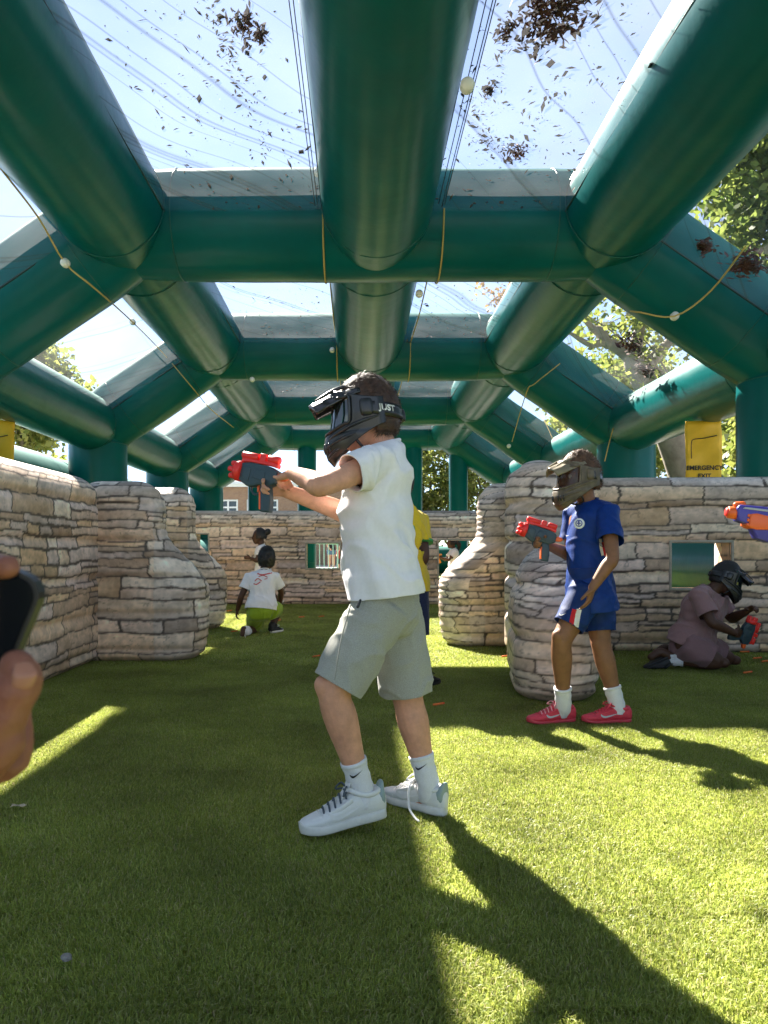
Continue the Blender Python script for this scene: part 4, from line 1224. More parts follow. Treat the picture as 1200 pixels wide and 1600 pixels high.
def strands(c, M, s, n, ln, m, parent, keep, seed=0, w=.0011, curl=0.0, lift=.5, name='hair', grow=1.02, down=.5):
    g = random.Random(seed)
    f, l, u = [np.array(M.col[i]) for i in range(3)]
    V, F = [], []
    c = np.array(c)
    while n > 0:
        d = np.array([g.gauss(0, 1) for _ in range(3)]); d /= np.linalg.norm(d)
        if not keep(d): continue
        n -= 1
        p = np.array([d[0] * .099 - .003, d[1] * .077, d[2] * .120 + .003]) * s * grow
        nn = np.array([d[0] / .099, d[1] / .077, d[2] / .120]); nn /= np.linalg.norm(nn)
        tang = np.array([g.gauss(.25, .6), g.gauss(0, .6), -down]); tang -= nn * tang.dot(nn); tang /= np.linalg.norm(tang) + 1e-6
        L = ln * g.uniform(.6, 1.25)
        q = [p - nn * .003]
        dirv = nn * lift + tang * (1 - lift)
        for k in range(1, 4):
            wob = np.array([g.gauss(0, 1) for _ in range(3)]) * curl
            dirv = dirv + wob + tang * .25; dirv /= np.linalg.norm(dirv)
            q.append(q[-1] + dirv * L / 3)
        sd = np.cross(nn, tang) * w
        b = len(V)
        for k, x in enumerate(q):
            ww = sd * (1 - k / 3.4)
            for y in (x - ww, x + ww): V.append(c + f * y[0] + l * y[1] + u * y[2])
        F += [(b + 2 * k, b + 2 * k + 1, b + 2 * k + 3, b + 2 * k + 2) for k in range(3)]
    return mesh_obj(name, V, F, m, parent)
def hair_cap(c, M, s, m, parent, keep, grow=1.03, lump=.004, name='hair', seed=0, n=2600, ln=.02, w=.0013, curl=.3, lift=.6, down=.5):
    """scalp shell with a coat of strands on it"""
    f, l, u = [Vector(M.col[i]) for i in range(3)]
    nu, nv = 48, 30
    idx, V, F = {}, [], []
    for j in range(nv + 1):
        for i in range(nu):
            th = math.pi * j / nv; ph = 2 * math.pi * i / nu
            d = (math.sin(th) * math.cos(ph), math.sin(th) * math.sin(ph), math.cos(th))
            k = grow + (lump * 8 * (mnoise.noise(Vector(d) * 5 + Vector((seed, 0, 0)))))
            V.append(c + f * ((d[0] * .099 - .003) * s * k) + l * (d[1] * .077 * s * k) + u * ((d[2] * .120 + .003) * s * k))
            idx[(j, i)] = d
    for j in range(nv):
        for i in range(nu):
            d = np.mean([idx[(j, i)], idx[(j + 1, i)], idx[(j, (i + 1) % nu)], idx[(j + 1, (i + 1) % nu)]], axis=0)
            if keep(d): F.append((j * nu + i, j * nu + (i + 1) % nu, (j + 1) * nu + (i + 1) % nu, (j + 1) * nu + i))
    o = mesh_obj(name, V, F, m, parent)
    solid(o, .008, 0)
    if n: strands(c, M, s, n, ln, m, o, keep, seed, w, curl, lift, 'hair_strands', grow + lump, down)
    return o
def goggle_mask(c, M, s, parent, m, mv, ml, m_strap, label=None, text=None):
    """full face mask with lens, peak and strap, in head coordinates"""
    f, l, u = [Vector(M.col[i]) for i in range(3)]
    at = lambda x, y, z: c + f * (x * s) + l * (y * s) + u * (z * s)
    def xf(z): return float(np.interp(z, [-.155, -.13, -.09, -.05, 0, .06, .09], [.122, .140, .147, .136, .124, .118, .105]))
    def ys(z): return float(np.interp(z, [-.155, -.11, -.05, 0, .06, .09], [.058, .074, .084, .090, .090, .084]))
    def zlow(t): return -.155 + .112 * (abs(t) / 90) ** 2.1
    def ztop(t): return .088 - .048 * (abs(t) / 90) ** 1.6
    xb = -.048
    def pt(t, z, off=0.0):
        a = R(t)
        x = xb + (xf(z) + off - xb) * (abs(math.cos(a)) ** .62)
        y = (ys(z) + off) * math.copysign(abs(math.sin(a)) ** .85, a)
        return at(x, y, z)
    TH = np.linspace(-90, 90, 61); NV = 40
    def is_lens(t, v):
        z = zlow(t) + (ztop(t) - zlow(t)) * v
        lo = -.052 + .028 * (abs(t) / 62) ** 2
        return abs(t) < 62 and lo < z < .052
    V, F, FL = [], [], []
    for t in TH:
        for j in range(NV + 1):
            z = zlow(t) + (ztop(t) - zlow(t)) * j / NV
            lens = is_lens(t, j / NV)
            V.append(pt(t, z, -.004 if lens else (.004 if z < -.06 else 0)))
    for i in range(len(TH) - 1):
        for j in range(NV):
            q = (i * (NV + 1) + j, (i + 1) * (NV + 1) + j, (i + 1) * (NV + 1) + j + 1, i * (NV + 1) + j + 1)
            tm = (TH[i] + TH[i + 1]) / 2
            (FL if is_lens(tm, (j + .5) / NV) else F).append(q)
    root = mesh_obj('mask', V, F, m, parent); solid(root, .005 * s, 1)
    if label: root['label'] = label
    mesh_obj('lens', V, FL, ml, root)
    # raised frame round the lens, brow ridge, jaw ridges
    rim = []
    for t in np.linspace(-62, 62, 25): rim.append(pt(t, .053, .006))
    for t in np.linspace(62, -62, 25): rim.append(pt(t, -.053 + .028 * (abs(t) / 62) ** 2, .006))
    rim.append(rim[0])
    mesh_obj('lens_frame', *limb(rim, [.0055 * s] * len(rim), 8, 2), m, root)
    for t0, z0, t1, z1 in ((30, -.07, 88, -.02), (18, -.10, 70, -.065), (12, -.13, 48, -.105)):
        for q in (-1, 1):
            P = [pt(q * (t0 + (t1 - t0) * k), z0 + (z1 - z0) * k, .007) for k in np.linspace(0, 1, 7)]
            mesh_obj('ridge', *limb(P, [.004 * s] + [.006 * s] * 5 + [.003 * s], 8, 3), m, root)
    for q in (-1, 1):
        for k in range(3):
            P = [pt(q * (10 + 9 * k), -.085 - .012 * e, .009) for e in (0, 1, 2)]
            mesh_obj('vent', *limb(P, [.0035 * s, .0045 * s, .0035 * s], 8, 3), m_strap, root)
        # ear guard block where the strap joins
        mesh_obj('strap_clip', *loft([(at(.01, q * .086, .012), f * .022 * s, u * .03 * s), (at(.008, q * .098, .012), f * .02 * s, u * .027 * s)], 16, 2, power=4, cap=.2), m, root)
    # peak
    V, F = [], []
    nx, ny = 14, 20
    for i in range(nx + 1):
        a = i / nx
        x = .02 + .168 * a; z = .096 - .052 * a ** 1.25
        w = .082 * (1 - .18 * a - .30 * max(0, a - .72) ** 1.3 / .28 ** 1.3)
        for j in range(ny + 1):
            b = (j / ny - .5) * 2
            V.append(at(x - .02 * b * b * a, w * b, z + .004 - .034 * abs(b) ** 2.2 + .003 * math.cos(b * 9)))
    for i in range(nx):
        for j in range(ny):
            q = i * (ny + 1) + j; F.append((q, q + 1, q + ny + 2, q + ny + 1))
    pk = mesh_obj('peak', V, F, mv, root); solid(pk, .005 * s, 0)
    for q in (-1, 1):
        mesh_obj('peak_ridge', *limb([at(.04, q * .03, .100), at(.1, q * .034, .088), at(.165, q * .036, .060)], [.005 * s, .006 * s, .003 * s], 8, 4), mv, pk)
    # strap round the back of the head
    V, F = [], []
    T2 = np.linspace(80, 280, 41)
    for t in T2:
        a = R(t)
        x = math.cos(a) * .108 - .004; y = math.sin(a) * .092
        zc = .012 - .022 * math.sin(R((t - 80) / 200 * 180))
        for h in (-.021, -.007, .007, .021): V.append(at(x, y, zc + h))
    for i in range(40):
        for j in range(3):
            q = i * 4 + j; F.append((q, q + 4, q + 5, q + 1))
    st = mesh_obj('strap', V, F, m_strap, root); solid(st, .004 * s, 1)
    mesh_obj('strap_buckle', *loft([(at(-.106, 0, -.012), l * .016 * s, u * .024 * s), (at(-.120, 0, -.016), l * .013 * s, u * .02 * s)], 14, 2, power=4, cap=.3), m, root)
    if text:
        v, fc = text_mesh(text, .026 * s, .0006, .0008)
        a0 = R(118)
        W = []
        for x, y, z in v:
            a = a0 + x / (.104 * s) * 1.0
            zc = .012 - .022 * math.sin(R((math.degrees(a) - 80) / 200 * 180)) + .002
            W.append(at(math.cos(a) * .117 - .004, math.sin(a) * .101, zc + y / s + z / s))
        mesh_obj('strap_lettering', W, fc, W_PRINT, st, False)
    # chin strap
    mesh_obj('chin_strap', *limb([at(.05, .062, -.085), at(.028, .05, -.118), at(.03, 0, -.13), at(.028, -.05, -.118), at(.05, -.062, -.085)], [.005 * s] * 5, 8, 4), m_strap, root)
    return root
W_PRINT = mat('white_print', (.75, .75, .72), .6)
# foam blasters
T_DK = mat('slate_plastic', (.028, .055, .072), .45, .12, 30); T_RED = mat('red_plastic', (.80, .028, .022), .4); T_OR = mat('orange_plastic', (.85, .13, .02), .4); T_PUR = mat('purple_blue_plastic', (.06, .045, .33), .4, .1, 20); T_GRY = mat('light_grey_plastic', (.42, .43, .46), .5); T_YO = mat('amber_plastic', (.75, .28, .02), .4)
def blaster(loc, fwd, up, label, s=1.0, body=None, trim=None, accent=None):
    body = body or T_DK; trim = trim or T_RED; accent = accent or T_OR
    M = frame(fwd, up)
    loc = Vector(loc)
    b = empty('foam_blaster', loc, label, 'toy blaster', 'foam dart blasters')
    def put(name, part, m, par=None): return mesh_obj(name, *place((np.asarray([tuple(x) for x in part[0]]) * s, part[1]), M, loc), m, par or b)
    sh = put('shell', prism([(-.08, .018), (-.074, .066), (-.03, .078), (.06, .078), (.105, .07), (.118, .045), (.10, -.002), (.055, -.02), (.02, -.014), (.0, -.004), (-.045, -.004)], .046, .006), body)
    put('panel', prism([(-.03, .01), (-.02, .052), (.03, .058), (.04, .02)], .052, .003), body, sh)
    put('panel', prism([(.05, .0), (.05, .055), (.095, .06), (.098, .02)], .052, .003), body, sh)
    put('rail', prism([(-.065, .076), (-.065, .094), (-.015, .098), (.03, .094), (.112, .094), (.112, .074), (.06, .08), (-.03, .08)], .030, .004), trim)
    put('sight', limb([(-.06, 0, .108), (-.012, 0, .108)], [.0165, .0165], 16, 2, cap=.25), trim)
    put('sight', prism([(.0, .09), (.0, .124), (.03, .124), (.03, .09)], .026, .005), trim)
    put('sight', limb([(.04, 0, .104), (.118, 0, .104)], [.0155, .0155], 16, 2, cap=.25), trim)
    dr = put('dart_drum', limb([(.102, 0, .035), (.128, 0, .035)], [.043, .043], 24, 2, cap=.15), trim)
    for k in range(6):
        a = k * math.pi / 3
        y, z = .029 * math.cos(a), .035 + .029 * math.sin(a)
        put('barrel', limb([(.12, y, z), (.152, y, z)], [.0125, .0115], 12, 2, cap=.3), trim, dr)
    gr = put('grip', prism([(-.05, .0), (-.004, .0), (-.012, -.035), (-.028, -.095), (-.03, -.108), (-.078, -.102), (-.072, -.06)], .032, .006), body)
    put('grip_inlay', prism([(-.016, -.03), (-.008, -.03), (-.028, -.1), (-.036, -.1)], .035, .002), accent, gr)
    put('trigger', prism([(.004, -.002), (.016, -.002), (.008, -.034), (.0, -.03)], .01, .002), accent)
    put('trigger_guard', limb([(-.01, 0, -.036), (.02, 0, -.045), (.04, 0, -.03), (.042, 0, -.008)], [.005] * 4, 8, 4), body)
    put('priming_handle', prism([(-.075, .03), (-.075, .056), (-.105, .06), (-.118, .05), (-.112, .036), (-.095, .03)], .03, .004), accent)
    return b
def shirt_rows(rows, Y, hw):
    """torso sections from (py, front px, back px) rows at distance Y and half widths across"""
    out = []
    for (py, a, b), w in zip(rows, hw):
        A, B = PT(a, py, Y), PT(b, py, Y)
        out.append(((A + B) / 2, Vector((0, w, 0)), (A - B) / 2))
    return out
# ------------------------------------------------------------------ the boy in the white shirt
def ground_root(J, label, group=None):
    c = (J['pelvis'].x, J['pelvis'].y, 0)
    return empty('person', c, label, 'person', group)
J = dict(head=PT(574, 647, 2.53), hf=Vector((-1, -.06, -.13)), hu=Vector((-.1, 0, 1)), hs=1.0, neck=PT(598, 700, 2.53), chest=PT(588, 765, 2.53), pelvis=PT(602, 925, 2.53),
         shL=PT(594, 722, 2.40), elL=PT(503, 759, 2.26), wrL=PT(457, 739, 2.42), shR=PT(586, 724, 2.66), elR=PT(550, 804, 2.66), wrR=PT(446, 767, 2.53),
         hipL=PT(598, 945, 2.46), knL=PT(520, 1080, 2.41), anL=PT(563, 1226, 2.45), hipR=PT(612, 945, 2.60), knR=PT(637, 1092, 2.62), anR=PT(667, 1217, 2.61),
         heelL=Vector((.088, 2.475, .04)), toeL=Vector((-.178, 2.385, .006)), heelR=Vector((.292, 2.575, .004)), toeR=Vector((.098, 2.755, .002)))
boy = ground_root(J, 'boy in white t-shirt and grey shorts wearing black mask, aiming a blaster')
hands = {'L': dict(d=PT(436, 746, 2.50) - J['wrL'], pn=Vector((-.2, .75, -.6)), thumb=Vector((-.3, .3, .9)), s=.80, curl=(.75, .8, .85, .9), tcurl=.5),
         'R': dict(d=PT(418, 760, 2.505) - J['wrR'], pn=Vector((0, -.9, -.35)), thumb=Vector((0, 0, 1)), s=.80, curl=(.55, .85, .9, .95), tcurl=.6)}
obj_from('body', body_mesh(J, .96, .0042, hands), SK1, boy)
rows = [(947, 542, 666), (912, 541, 659), (890, 540, 653), (850, 537, 645), (800, 535, 641), (760, 537, 641), (728, 546, 637), (706, 562, 630), (690, 575, 620)]
S = shirt_rows(rows, 2.53, (.192, .190, .180, .162, .155, .154, .150, .115, .065))
S[0] = (S[0][0], S[0][1], S[0][2])
def boy_folds(co):
    # drag lines from the armpit and soft pleats at the hem
    x, z = co[:, 0], co[:, 2]
    a = .008 * np.sin((x * 62 + z * 26) + 3 * fbm(x * 8, z * 8, 5)) * np.clip((1.02 - z) / .2, 0, 1)
    b = .004 * np.sin(x * 34 - z * 60 + 4 * fbm(x * 6, z * 6, 9)) * np.clip((z - .92) / .1, 0, 1)
    return a + b
ts = tee(J, .96, boy, W_TEE, .0062, secs=S, sleeve=.52, sr=.060, amp=.009, seed=2, extra=boy_folds)
st = shorts(J, .96, boy, G_MARL, .0068, (.93, .93), .100, .090, seed=5, amp=.008)
st['label'] = 'knee length grey marl shorts'
mesh_obj('pocket_seam', *limb([PT(548, 945, 2.335), PT(533, 1000, 2.325), PT(523, 1062, 2.315)], [.002] * 3, 6, 4), cloth_mat('grey_seam', (.30, .30, .27)), st)
mesh_obj('waist_mark', *join_parts([limb([PT(563, 938, 2.36), PT(559, 948, 2.355)], [.004, .005], 6, 2)]), PL_K, st)
for q, vw in (('L', Vector((.05, -1, 0))), ('R', Vector((-.2, -1, 0)))):
    sock(J['an' + q], J['kn' + q], J['heel' + q].lerp(J['toe' + q], .28), boy, SOCK, .085, .0385, .041, PL_K, vw, .046)
shoe(J['heelL'], J['toeL'], boy, SH_W, SH_SOLE, LACE_G, SH_TAB, SH_W, label='white leather shoe with dark grey laces')
shoe(J['heelR'], J['toeR'], boy, SH_W, SH_SOLE, LACE_W, SH_TAB, SH_W, loose=True, label='white leather shoe with a loose white lace')
Mh = frame(J['hf'], J['hu'])
hair_cap(J['head'], Mh, 1.0, HAIR_BR, boy, lambda d: (d[2] > .12 + .5 * max(0, d[0]) or (d[0] < -.15 and d[2] > -.62)), 1.06, .003, 'hair', 3, 7000, .026, .0011, .12, .35, .35)
goggle_mask(J['head'] + Vector((0, 0, -.004)), Mh, 1.0, boy, PL_K, PL_KV, LENS_D, PL_K, 'black full face mask with peak', 'JUST')
blaster(PT(408, 757, 2.50), Vector((-.86, .45, .22)), Vector((.2, 0, 1)), 'red and slate foam blaster held out by the boy in white', .80)

# ------------------------------------------------------------------ the boy in the blue kit
J = dict(head=PT(906, 746, 3.97), hf=Vector((-.93, -.38, -.06)), hu=Vector((-.04, 0, 1)), hs=1.03, neck=PT(917, 787, 3.98), chest=PT(922, 838, 3.98), pelvis=PT(924, 912, 3.98),
         shL=PT(950, 803, 3.86), elL=PT(957, 872, 3.72), wrL=PT(926, 918, 3.71), shR=PT(896, 806, 4.10), elR=PT(890, 866, 4.10), wrR=PT(853, 851, 3.95),
         hipL=PT(920, 925, 3.90), knL=PT(877, 1000, 3.86), anL=PT(880, 1098, 3.95), hipR=PT(930, 925, 4.05), knR=PT(939, 1008, 4.00), anR=PT(963, 1098, 3.98),
         heelL=Vector((1.125, 4.00, .004)), toeL=Vector((.865, 3.93, .004)), heelR=Vector((1.412, 3.985, .004)), toeR=Vector((1.152, 3.955, .004)))
blue = ground_root(J, 'boy in blue football kit and camouflage mask beside the stone barrier')
hands = {'L': dict(d=Vector((-.28, 0, -1)), pn=Vector((-.8, .5, .2)), thumb=Vector((-.8, -.5, 0)), s=.80, curl=(.25, .3, .35, .4), spread=.6, tcurl=.1),
         'R': dict(d=PT(838, 846, 3.92) - J['wrR'], pn=Vector((0, -.9, -.3)), thumb=Vector((0, 0, 1)), s=.80, curl=(.5, .85, .9, .9), tcurl=.6)}
obj_from('body', body_mesh(J, .93, .0052, hands), SK2, blue)
rows = [(974, 892, 963), (932, 889, 958), (918, 888, 955), (895, 888, 953), (850, 888, 956), (825, 891, 957), (805, 897, 952), (793, 906, 938)]
S = shirt_rows(rows, 3.98, (.185, .182, .165, .135, .118, .122, .118, .07))
ts = tee(J, .93, blue, BLUE, .0075, secs=S, sleeve=.62, sr=.066, amp=.007, seed=8, sc=1.18)
ts['label'] = 'royal blue football shirt'
stt = shorts(J, .93, blue, BLUE2, .0075, (.72, .74), .100, .083, seed=9, amp=.007)
# crest, stripes and marks
cc = PT(905, 818, 3.79)
fw = Vector((-.45, -.9, .1)).normalized(); lx = Vector((0, 0, 1)).cross(fw).normalized()
def disc(c, n, r, m, par, name, t=.003):
    return mesh_obj(name, *limb([c - n * t, c + n * t], [r, r], 24, 1, cap=.1), m, par)
cr = disc(cc, fw, .026, W_PRINT, ts, 'crest')
disc(cc + fw * .004, fw, .017, mat('crest_blue', (.03, .06, .3), .6), cr, 'crest_ring', .002)
disc(cc + fw * .006, fw, .0125, W_PRINT, cr, 'crest_centre', .002)
mesh_obj('crest_figure', *join_parts([limb([cc + fw * .009 + Vector((0, 0, -.009)), cc + fw * .009 + Vector((0, 0, .009))], [.003, .004], 6, 2), limb([cc + fw * .009 - lx * .007, cc + fw * .009 + lx * .007], [.003, .003], 6, 2)]), mat('crest_mark', (.05, .06, .25), .6), cr)
M_REDS = cloth_mat('red_stripe', (.55, .02, .03)); M_WHS = cloth_mat('white_stripe', (.72, .71, .66))
def strip(P, w, m, par, name, n=Vector((0, -1, 0)), t=.004):
    V, F = [], []
    for i, p in enumerate(P):
        a = P[max(0, i - 1)]; b = P[min(len(P) - 1, i + 1)]
        s_ = (b - a).cross(n).normalized() * w
        V += [p - s_, p + s_]
    F = [(2 * i, 2 * i + 1, 2 * i + 3, 2 * i + 2) for i in range(len(P) - 1)]
    o = mesh_obj(name, V, F, m, par); solid(o, t, 0); return o
def snap(target, o, off=.003):
    """lay a flat mark onto the cloth below it, seen along y"""
    dg = bpy.context.evaluated_depsgraph_get(); ev = target.evaluated_get(dg)
    Mi = wmat(target).inverted(); Mw = wmat(target)
    Oi = wmat(o).inverted(); Ow = wmat(o)
    for v in o.data.vertices:
        p = Ow @ v.co
        eye = Vector((0, 0, .9)); d = (p - eye).normalized()
        a = Mi @ (p - d * .6); dd = (Mi.to_3x3() @ d)
        ok, loc, nn, _ = ev.ray_cast(a, dd)
        if ok: v.co = Oi @ (Mw @ loc - d * off)
bpy.context.view_layer.update()
def ribbon(pts, w, m, par, name, target, Y, nn=8):
    """printed band running through picture points, wrapped onto a garment"""
    P = catmull([(x, y, 0) for x, y in pts], nn)
    V, F = [], []
    for i, p in enumerate(P):
        d = P[min(len(P) - 1, i + 1)] - P[max(0, i - 1)]; d = d / np.linalg.norm(d)
        sd = np.array([-d[1], d[0], 0])
        for k in (-1, -.5, 0, .5, 1): V.append(PT(*(p + sd * w * k)[:2], Y))
    for i in range(len(P) - 1):
        for k in range(4):
            q = i * 5 + k; F.append((q, q + 1, q + 6, q + 5))
    o = mesh_obj(name, V, F, m, par, False)
    snap(target, o); return o
ribbon([(938, 842), (939, 855), (942, 868)], 2.2, M_WHS, ts, 'side_stripe', ts, 3.9)
ribbon([(942, 847), (944, 858), (946, 868)], 2.2, M_REDS, ts, 'side_stripe', ts, 3.9)
ribbon([(898, 952), (895, 964), (892, 979)], 3.8, M_REDS, stt, 'side_stripe', stt, 3.9)
ribbon([(905, 952), (902.5, 964), (900, 980)], 4.0, M_WHS, stt, 'side_stripe', stt, 3.9)
sw = swoosh(lambda a, b: PT(874 + a * 11, 962 - b * 9, 3.7), 'shorts_mark', W_PRINT, stt); snap(stt, sw)
sw = swoosh(lambda a, b: PT(884 + a * 6, 838 - b * 6, 3.7), 'shirt_mark', W_PRINT, ts); snap(ts, sw)
for q in 'LR':
    sock(J['an' + q], J['kn' + q], J['heel' + q].lerp(J['toe' + q], .28), blue, SOCK, .085, .040, .043)
    shoe(J['heel' + q], J['toe' + q], blue, SH_P, SH_PS, LACE_P if q == 'L' else SH_P, None, SILV, low=.86, sole_h=.022, label='coral pink knit football shoe')
Mh = frame(J['hf'], J['hu'])
hair_cap(J['head'], Mh, 1.03, HAIR_C, blue, lambda d: (d[2] > .15 + .35 * max(0, d[0])) or (d[0] < -.25 and d[2] > -.5), 1.10, .006, 'hair', 5, 5000, .02, .0016, .9, .8, .1)
goggle_mask(J['head'] + Vector((0, 0, -.004)), Mh, 1.03, blue, CAMO, CAMOV, LENS_C, PL_K, 'brown camouflage full face mask with peak')
Hf, Hl, Hu = [Vector(Mh.col[i]) for i in range(3)]
for q in (-1, 1):
    e = J['head'] + Hf * .082 + Hl * (q * .031) + Hu * .006
    ey = mesh_obj('eye', *limb([e, e + Hf * .004], [.0115, .0105], 14, 2), EYE_W, blue); mesh_obj('iris', *limb([e + Hf * .011, e + Hf * .0125], [.0055, .005], 12, 1, cap=.2), EYE_I, ey)
blaster(PT(845, 846, 3.93), Vector((-.93, .1, .32)), Vector((.3, 0, 1)), 'red and slate foam blaster held by the boy in blue', .86)

# ------------------------------------------------------------------ kneeling person in mauve
J = dict(head=PT(1134, 903, 5.74), hf=Vector((.88, -.28, -.42)), hu=Vector((.35, 0, 1)), hs=1.0, neck=PT(1112, 925, 5.77), chest=PT(1100, 950, 5.78), pelvis=PT(1080, 1000, 5.80),
         shR=PT(1092, 930, 5.62), elR=PT(1112, 972, 5.52), wrR=PT(1147, 989, 5.55), shL=PT(1118, 928, 5.92), elL=PT(1143, 966, 5.92), wrL=PT(1166, 956, 5.72),
         hipR=PT(1072, 1006, 5.70), knR=PT(1122, 1034, 5.64), anR=PT(1055, 1031, 5.72), hipL=PT(1084, 1004, 5.90), knL=PT(1140, 1030, 5.92), anL=PT(1062, 1024, 5.95))
for q in 'LR':
    J['heel' + q] = J['an' + q] + Vector((-.03, 0, .045)); J['toe' + q] = J['an' + q] + Vector((-.235, .02, -.045))
kn = ground_root(J, 'person in mauve shirt and shorts kneeling by the right wall in black mask')
hands = {'R': dict(d=PT(1160, 991, 5.6) - J['wrR'], pn=Vector((0, .9, .2)), thumb=Vector((.2, 0, 1)), s=.9, curl=(.8, .9, .9, .9), tcurl=.6),
         'L': dict(d=PT(1178, 948, 5.66) - J['wrL'], pn=Vector((0, -.6, -.7)), thumb=Vector((0, -.6, .7)), s=.9, curl=(.7, .8, .9, .9), tcurl=.6)}
obj_from('body', body_mesh(J, 1.08, .007, hands), SK3, kn)
tee(J, 1.08, kn, MAUVE, .009, .034, .72, .055, sr=.062, amp=.013, seed=12)
shorts(J, 1.08, kn, MAUVE2, .009, (.74, .76), .110, .088, seed=13, amp=.012)
for q in 'LR':
    sock(J['an' + q], J['kn' + q], J['an' + q] + Vector((-.02, 0, .0)), kn, SOCK, .05, .043, .045)
    shoe(J['heel' + q], J['toe' + q], kn, SH_B, SH_B, SH_B, None, None, roll=Vector((-.3, 0, -1)), low=.9, sole_h=.024, label='black trainer')
Mh = frame(J['hf'], J['hu'])
hair_cap(J['head'], Mh, 1.0, HAIR_K, kn, lambda d: d[2] > -.05 + .4 * max(0, d[0]) or (d[0] < -.2 and d[2] > -.5), 1.07, .004, 'hair', 7, 1500, .016, .002, .8, .8, .1)
goggle_mask(J['head'], Mh, 1.0, kn, PL_K, PL_KV, LENS_D, PL_K, 'black full face mask tipped downwards')
blaster(PT(1160, 990, 5.6), Vector((.28, -.15, .95)), Vector((-.95, -.1, .28)) * -1, 'red and slate foam blaster pointed up by the kneeling person', .9)

# ------------------------------------------------------------------ child in lime shorts, seen from behind
J = dict(head=PT(417, 873, 8.12), hf=Vector((.3, .95, .05)), hu=Vector((.05, 0, 1)), hs=.97, neck=PT(412, 893, 8.1), chest=PT(409, 912, 8.08), pelvis=PT(408, 948, 8.02),
         shL=PT(390, 903, 8.05), elL=PT(377, 932, 8.0), wrL=PT(371, 953, 8.1), shR=PT(430, 902, 8.12), elR=PT(439, 925, 8.25), wrR=PT(437, 945, 8.4),
         hipL=PT(400, 956, 8.02), knL=PT(398, 981, 8.28), anL=PT(386, 987, 7.9), hipR=PT(420, 954, 8.06), knR=PT(434, 951, 8.36), anR=PT(425, 981, 8.22))
J['heelL'] = J['anL'] + Vector((-.02, -.02, .06)); J['toeL'] = J['anL'] + Vector((-.05, -.06, -.11)); J['heelR'] = Vector((J['anR'].x - .0, J['anR'].y - .06, .003)); J['toeR'] = Vector((J['anR'].x + .09, J['anR'].y + .15, .003))
c4 = ground_root(J, 'child in white t-shirt and lime shorts kneeling on one knee, back to camera')
obj_from('body', body_mesh(J, .92, .008, {'L': dict(d=Vector((-.2, .1, -1)), pn=Vector((1, .2, 0)), thumb=Vector((0, 1, 0)), s=.8), 'R': dict(d=Vector((0, .6, -.5)), pn=Vector((-1, 0, 0)), thumb=Vector((0, 0, 1)), s=.8)}), SK3, c4)
ts = tee(J, .92, c4, W_TEE, .009, .028, .6, .03, sr=.068, amp=.009, seed=15)
shorts(J, .92, c4, LIME, .009, (.72, .62), .112, .098, seed=16, amp=.008)
bpy.context.view_layer.update()
M_REDP = mat('red_print', (.55, .05, .05), .7)
for pts, w in ((((402, 896), (410, 898), (425, 895)), .9), (((404, 901), (411, 899), (418, 902)), .7), (((398, 908), (403, 904), (409, 908)), .7), (((396, 912), (401, 913), (407, 909)), .8), (((413, 905), (418, 904)), .5)):
    ribbon(pts, w, M_REDP, ts, 'printed_lettering', ts, 7.8, 5)
for q in 'LR':
    sock(J['an' + q], J['kn' + q], J['an' + q], c4, SH_B if q == 'R' else SOCK, .05, .037, .04)
sk = shoe(J['heelL'], J['toeL'], c4, SH_B, SH_SOLE, SH_B, roll=Vector((.35, .9, .0)), low=.8, label='shoe with pale sole turned to camera')
shoe(J['heelR'], J['toeR'], c4, SH_B, SH_SOLE, LACE_W, low=.85, label='black and white trainer')
Mh = frame(J['hf'], J['hu'])
hair_cap(J['head'], Mh, .97, HAIR_K, c4, lambda d: d[0] < .35 and d[2] > -.62, 1.14, .012, 'hair', 9, 2500, .02, .0022, 1.0, .9, .05)

# ------------------------------------------------------------------ child with a hair bun near the back wall
J = dict(head=PT(412, 838, 11), hf=Vector((-1, -.1, 0)), hu=Vector((0, 0, 1)), hs=.95, neck=PT(415, 853, 11), chest=PT(416, 868, 11), pelvis=PT(418, 893, 11),
         shL=PT(414, 857, 10.86), elL=PT(408, 876, 10.82), wrL=PT(398, 872, 10.86), shR=PT(416, 857, 11.14), elR=PT(409, 876, 11.16), wrR=PT(398, 872, 11.1),
         hipL=PT(417, 897, 10.94), knL=PT(409, 917, 10.9), anL=PT(411, 942, 10.95), hipR=PT(419, 897, 11.06), knR=PT(424, 920, 11.1), anR=PT(443, 939, 11.15))
J['heelL'] = Vector((J['anL'].x + .05, J['anL'].y, .003)); J['toeL'] = Vector((J['anL'].x - .16, J['anL'].y, .003)); J['heelR'] = J['anR'] + Vector((.07, 0, .0)); J['toeR'] = J['anR'] + Vector((-.02, 0, -.16))
J['toeR'].z = max(.01, J['toeR'].z)
for k_ in list(J):
    if isinstance(J[k_], Vector) and k_ not in ('hf', 'hu'): J[k_] = J[k_] + Vector((-.06, 0, 0))
c5 = ground_root(J, 'child with hair bun and white top in front of the far wall')
obj_from('body', body_mesh(J, .85, .009, {'L': dict(d=Vector((-1, 0, .1)), pn=Vector((0, 1, 0)), thumb=Vector((0, 0, 1)), s=.75), 'R': dict(d=Vector((-1, 0, .1)), pn=Vector((0, -1, 0)), thumb=Vector((0, 0, 1)), s=.75)}), SK3, c5)
tee(J, .85, c5, W_TEE, .010, .024, .62, .03, sr=.064, amp=.007, seed=18)
shorts(J, .85, c5, DARKC, .010, (.9, .9), .105, .08, seed=19)
for q in 'LR':
    shoe(J['heel' + q], J['toe' + q], c5, SH_B, SH_SOLE, LACE_W, roll=Vector((0, 0, 1)) if q == 'L' else Vector((-1, 0, .3)), low=.85, label='black and white trainer')
Mh = frame(J['hf'], J['hu'])
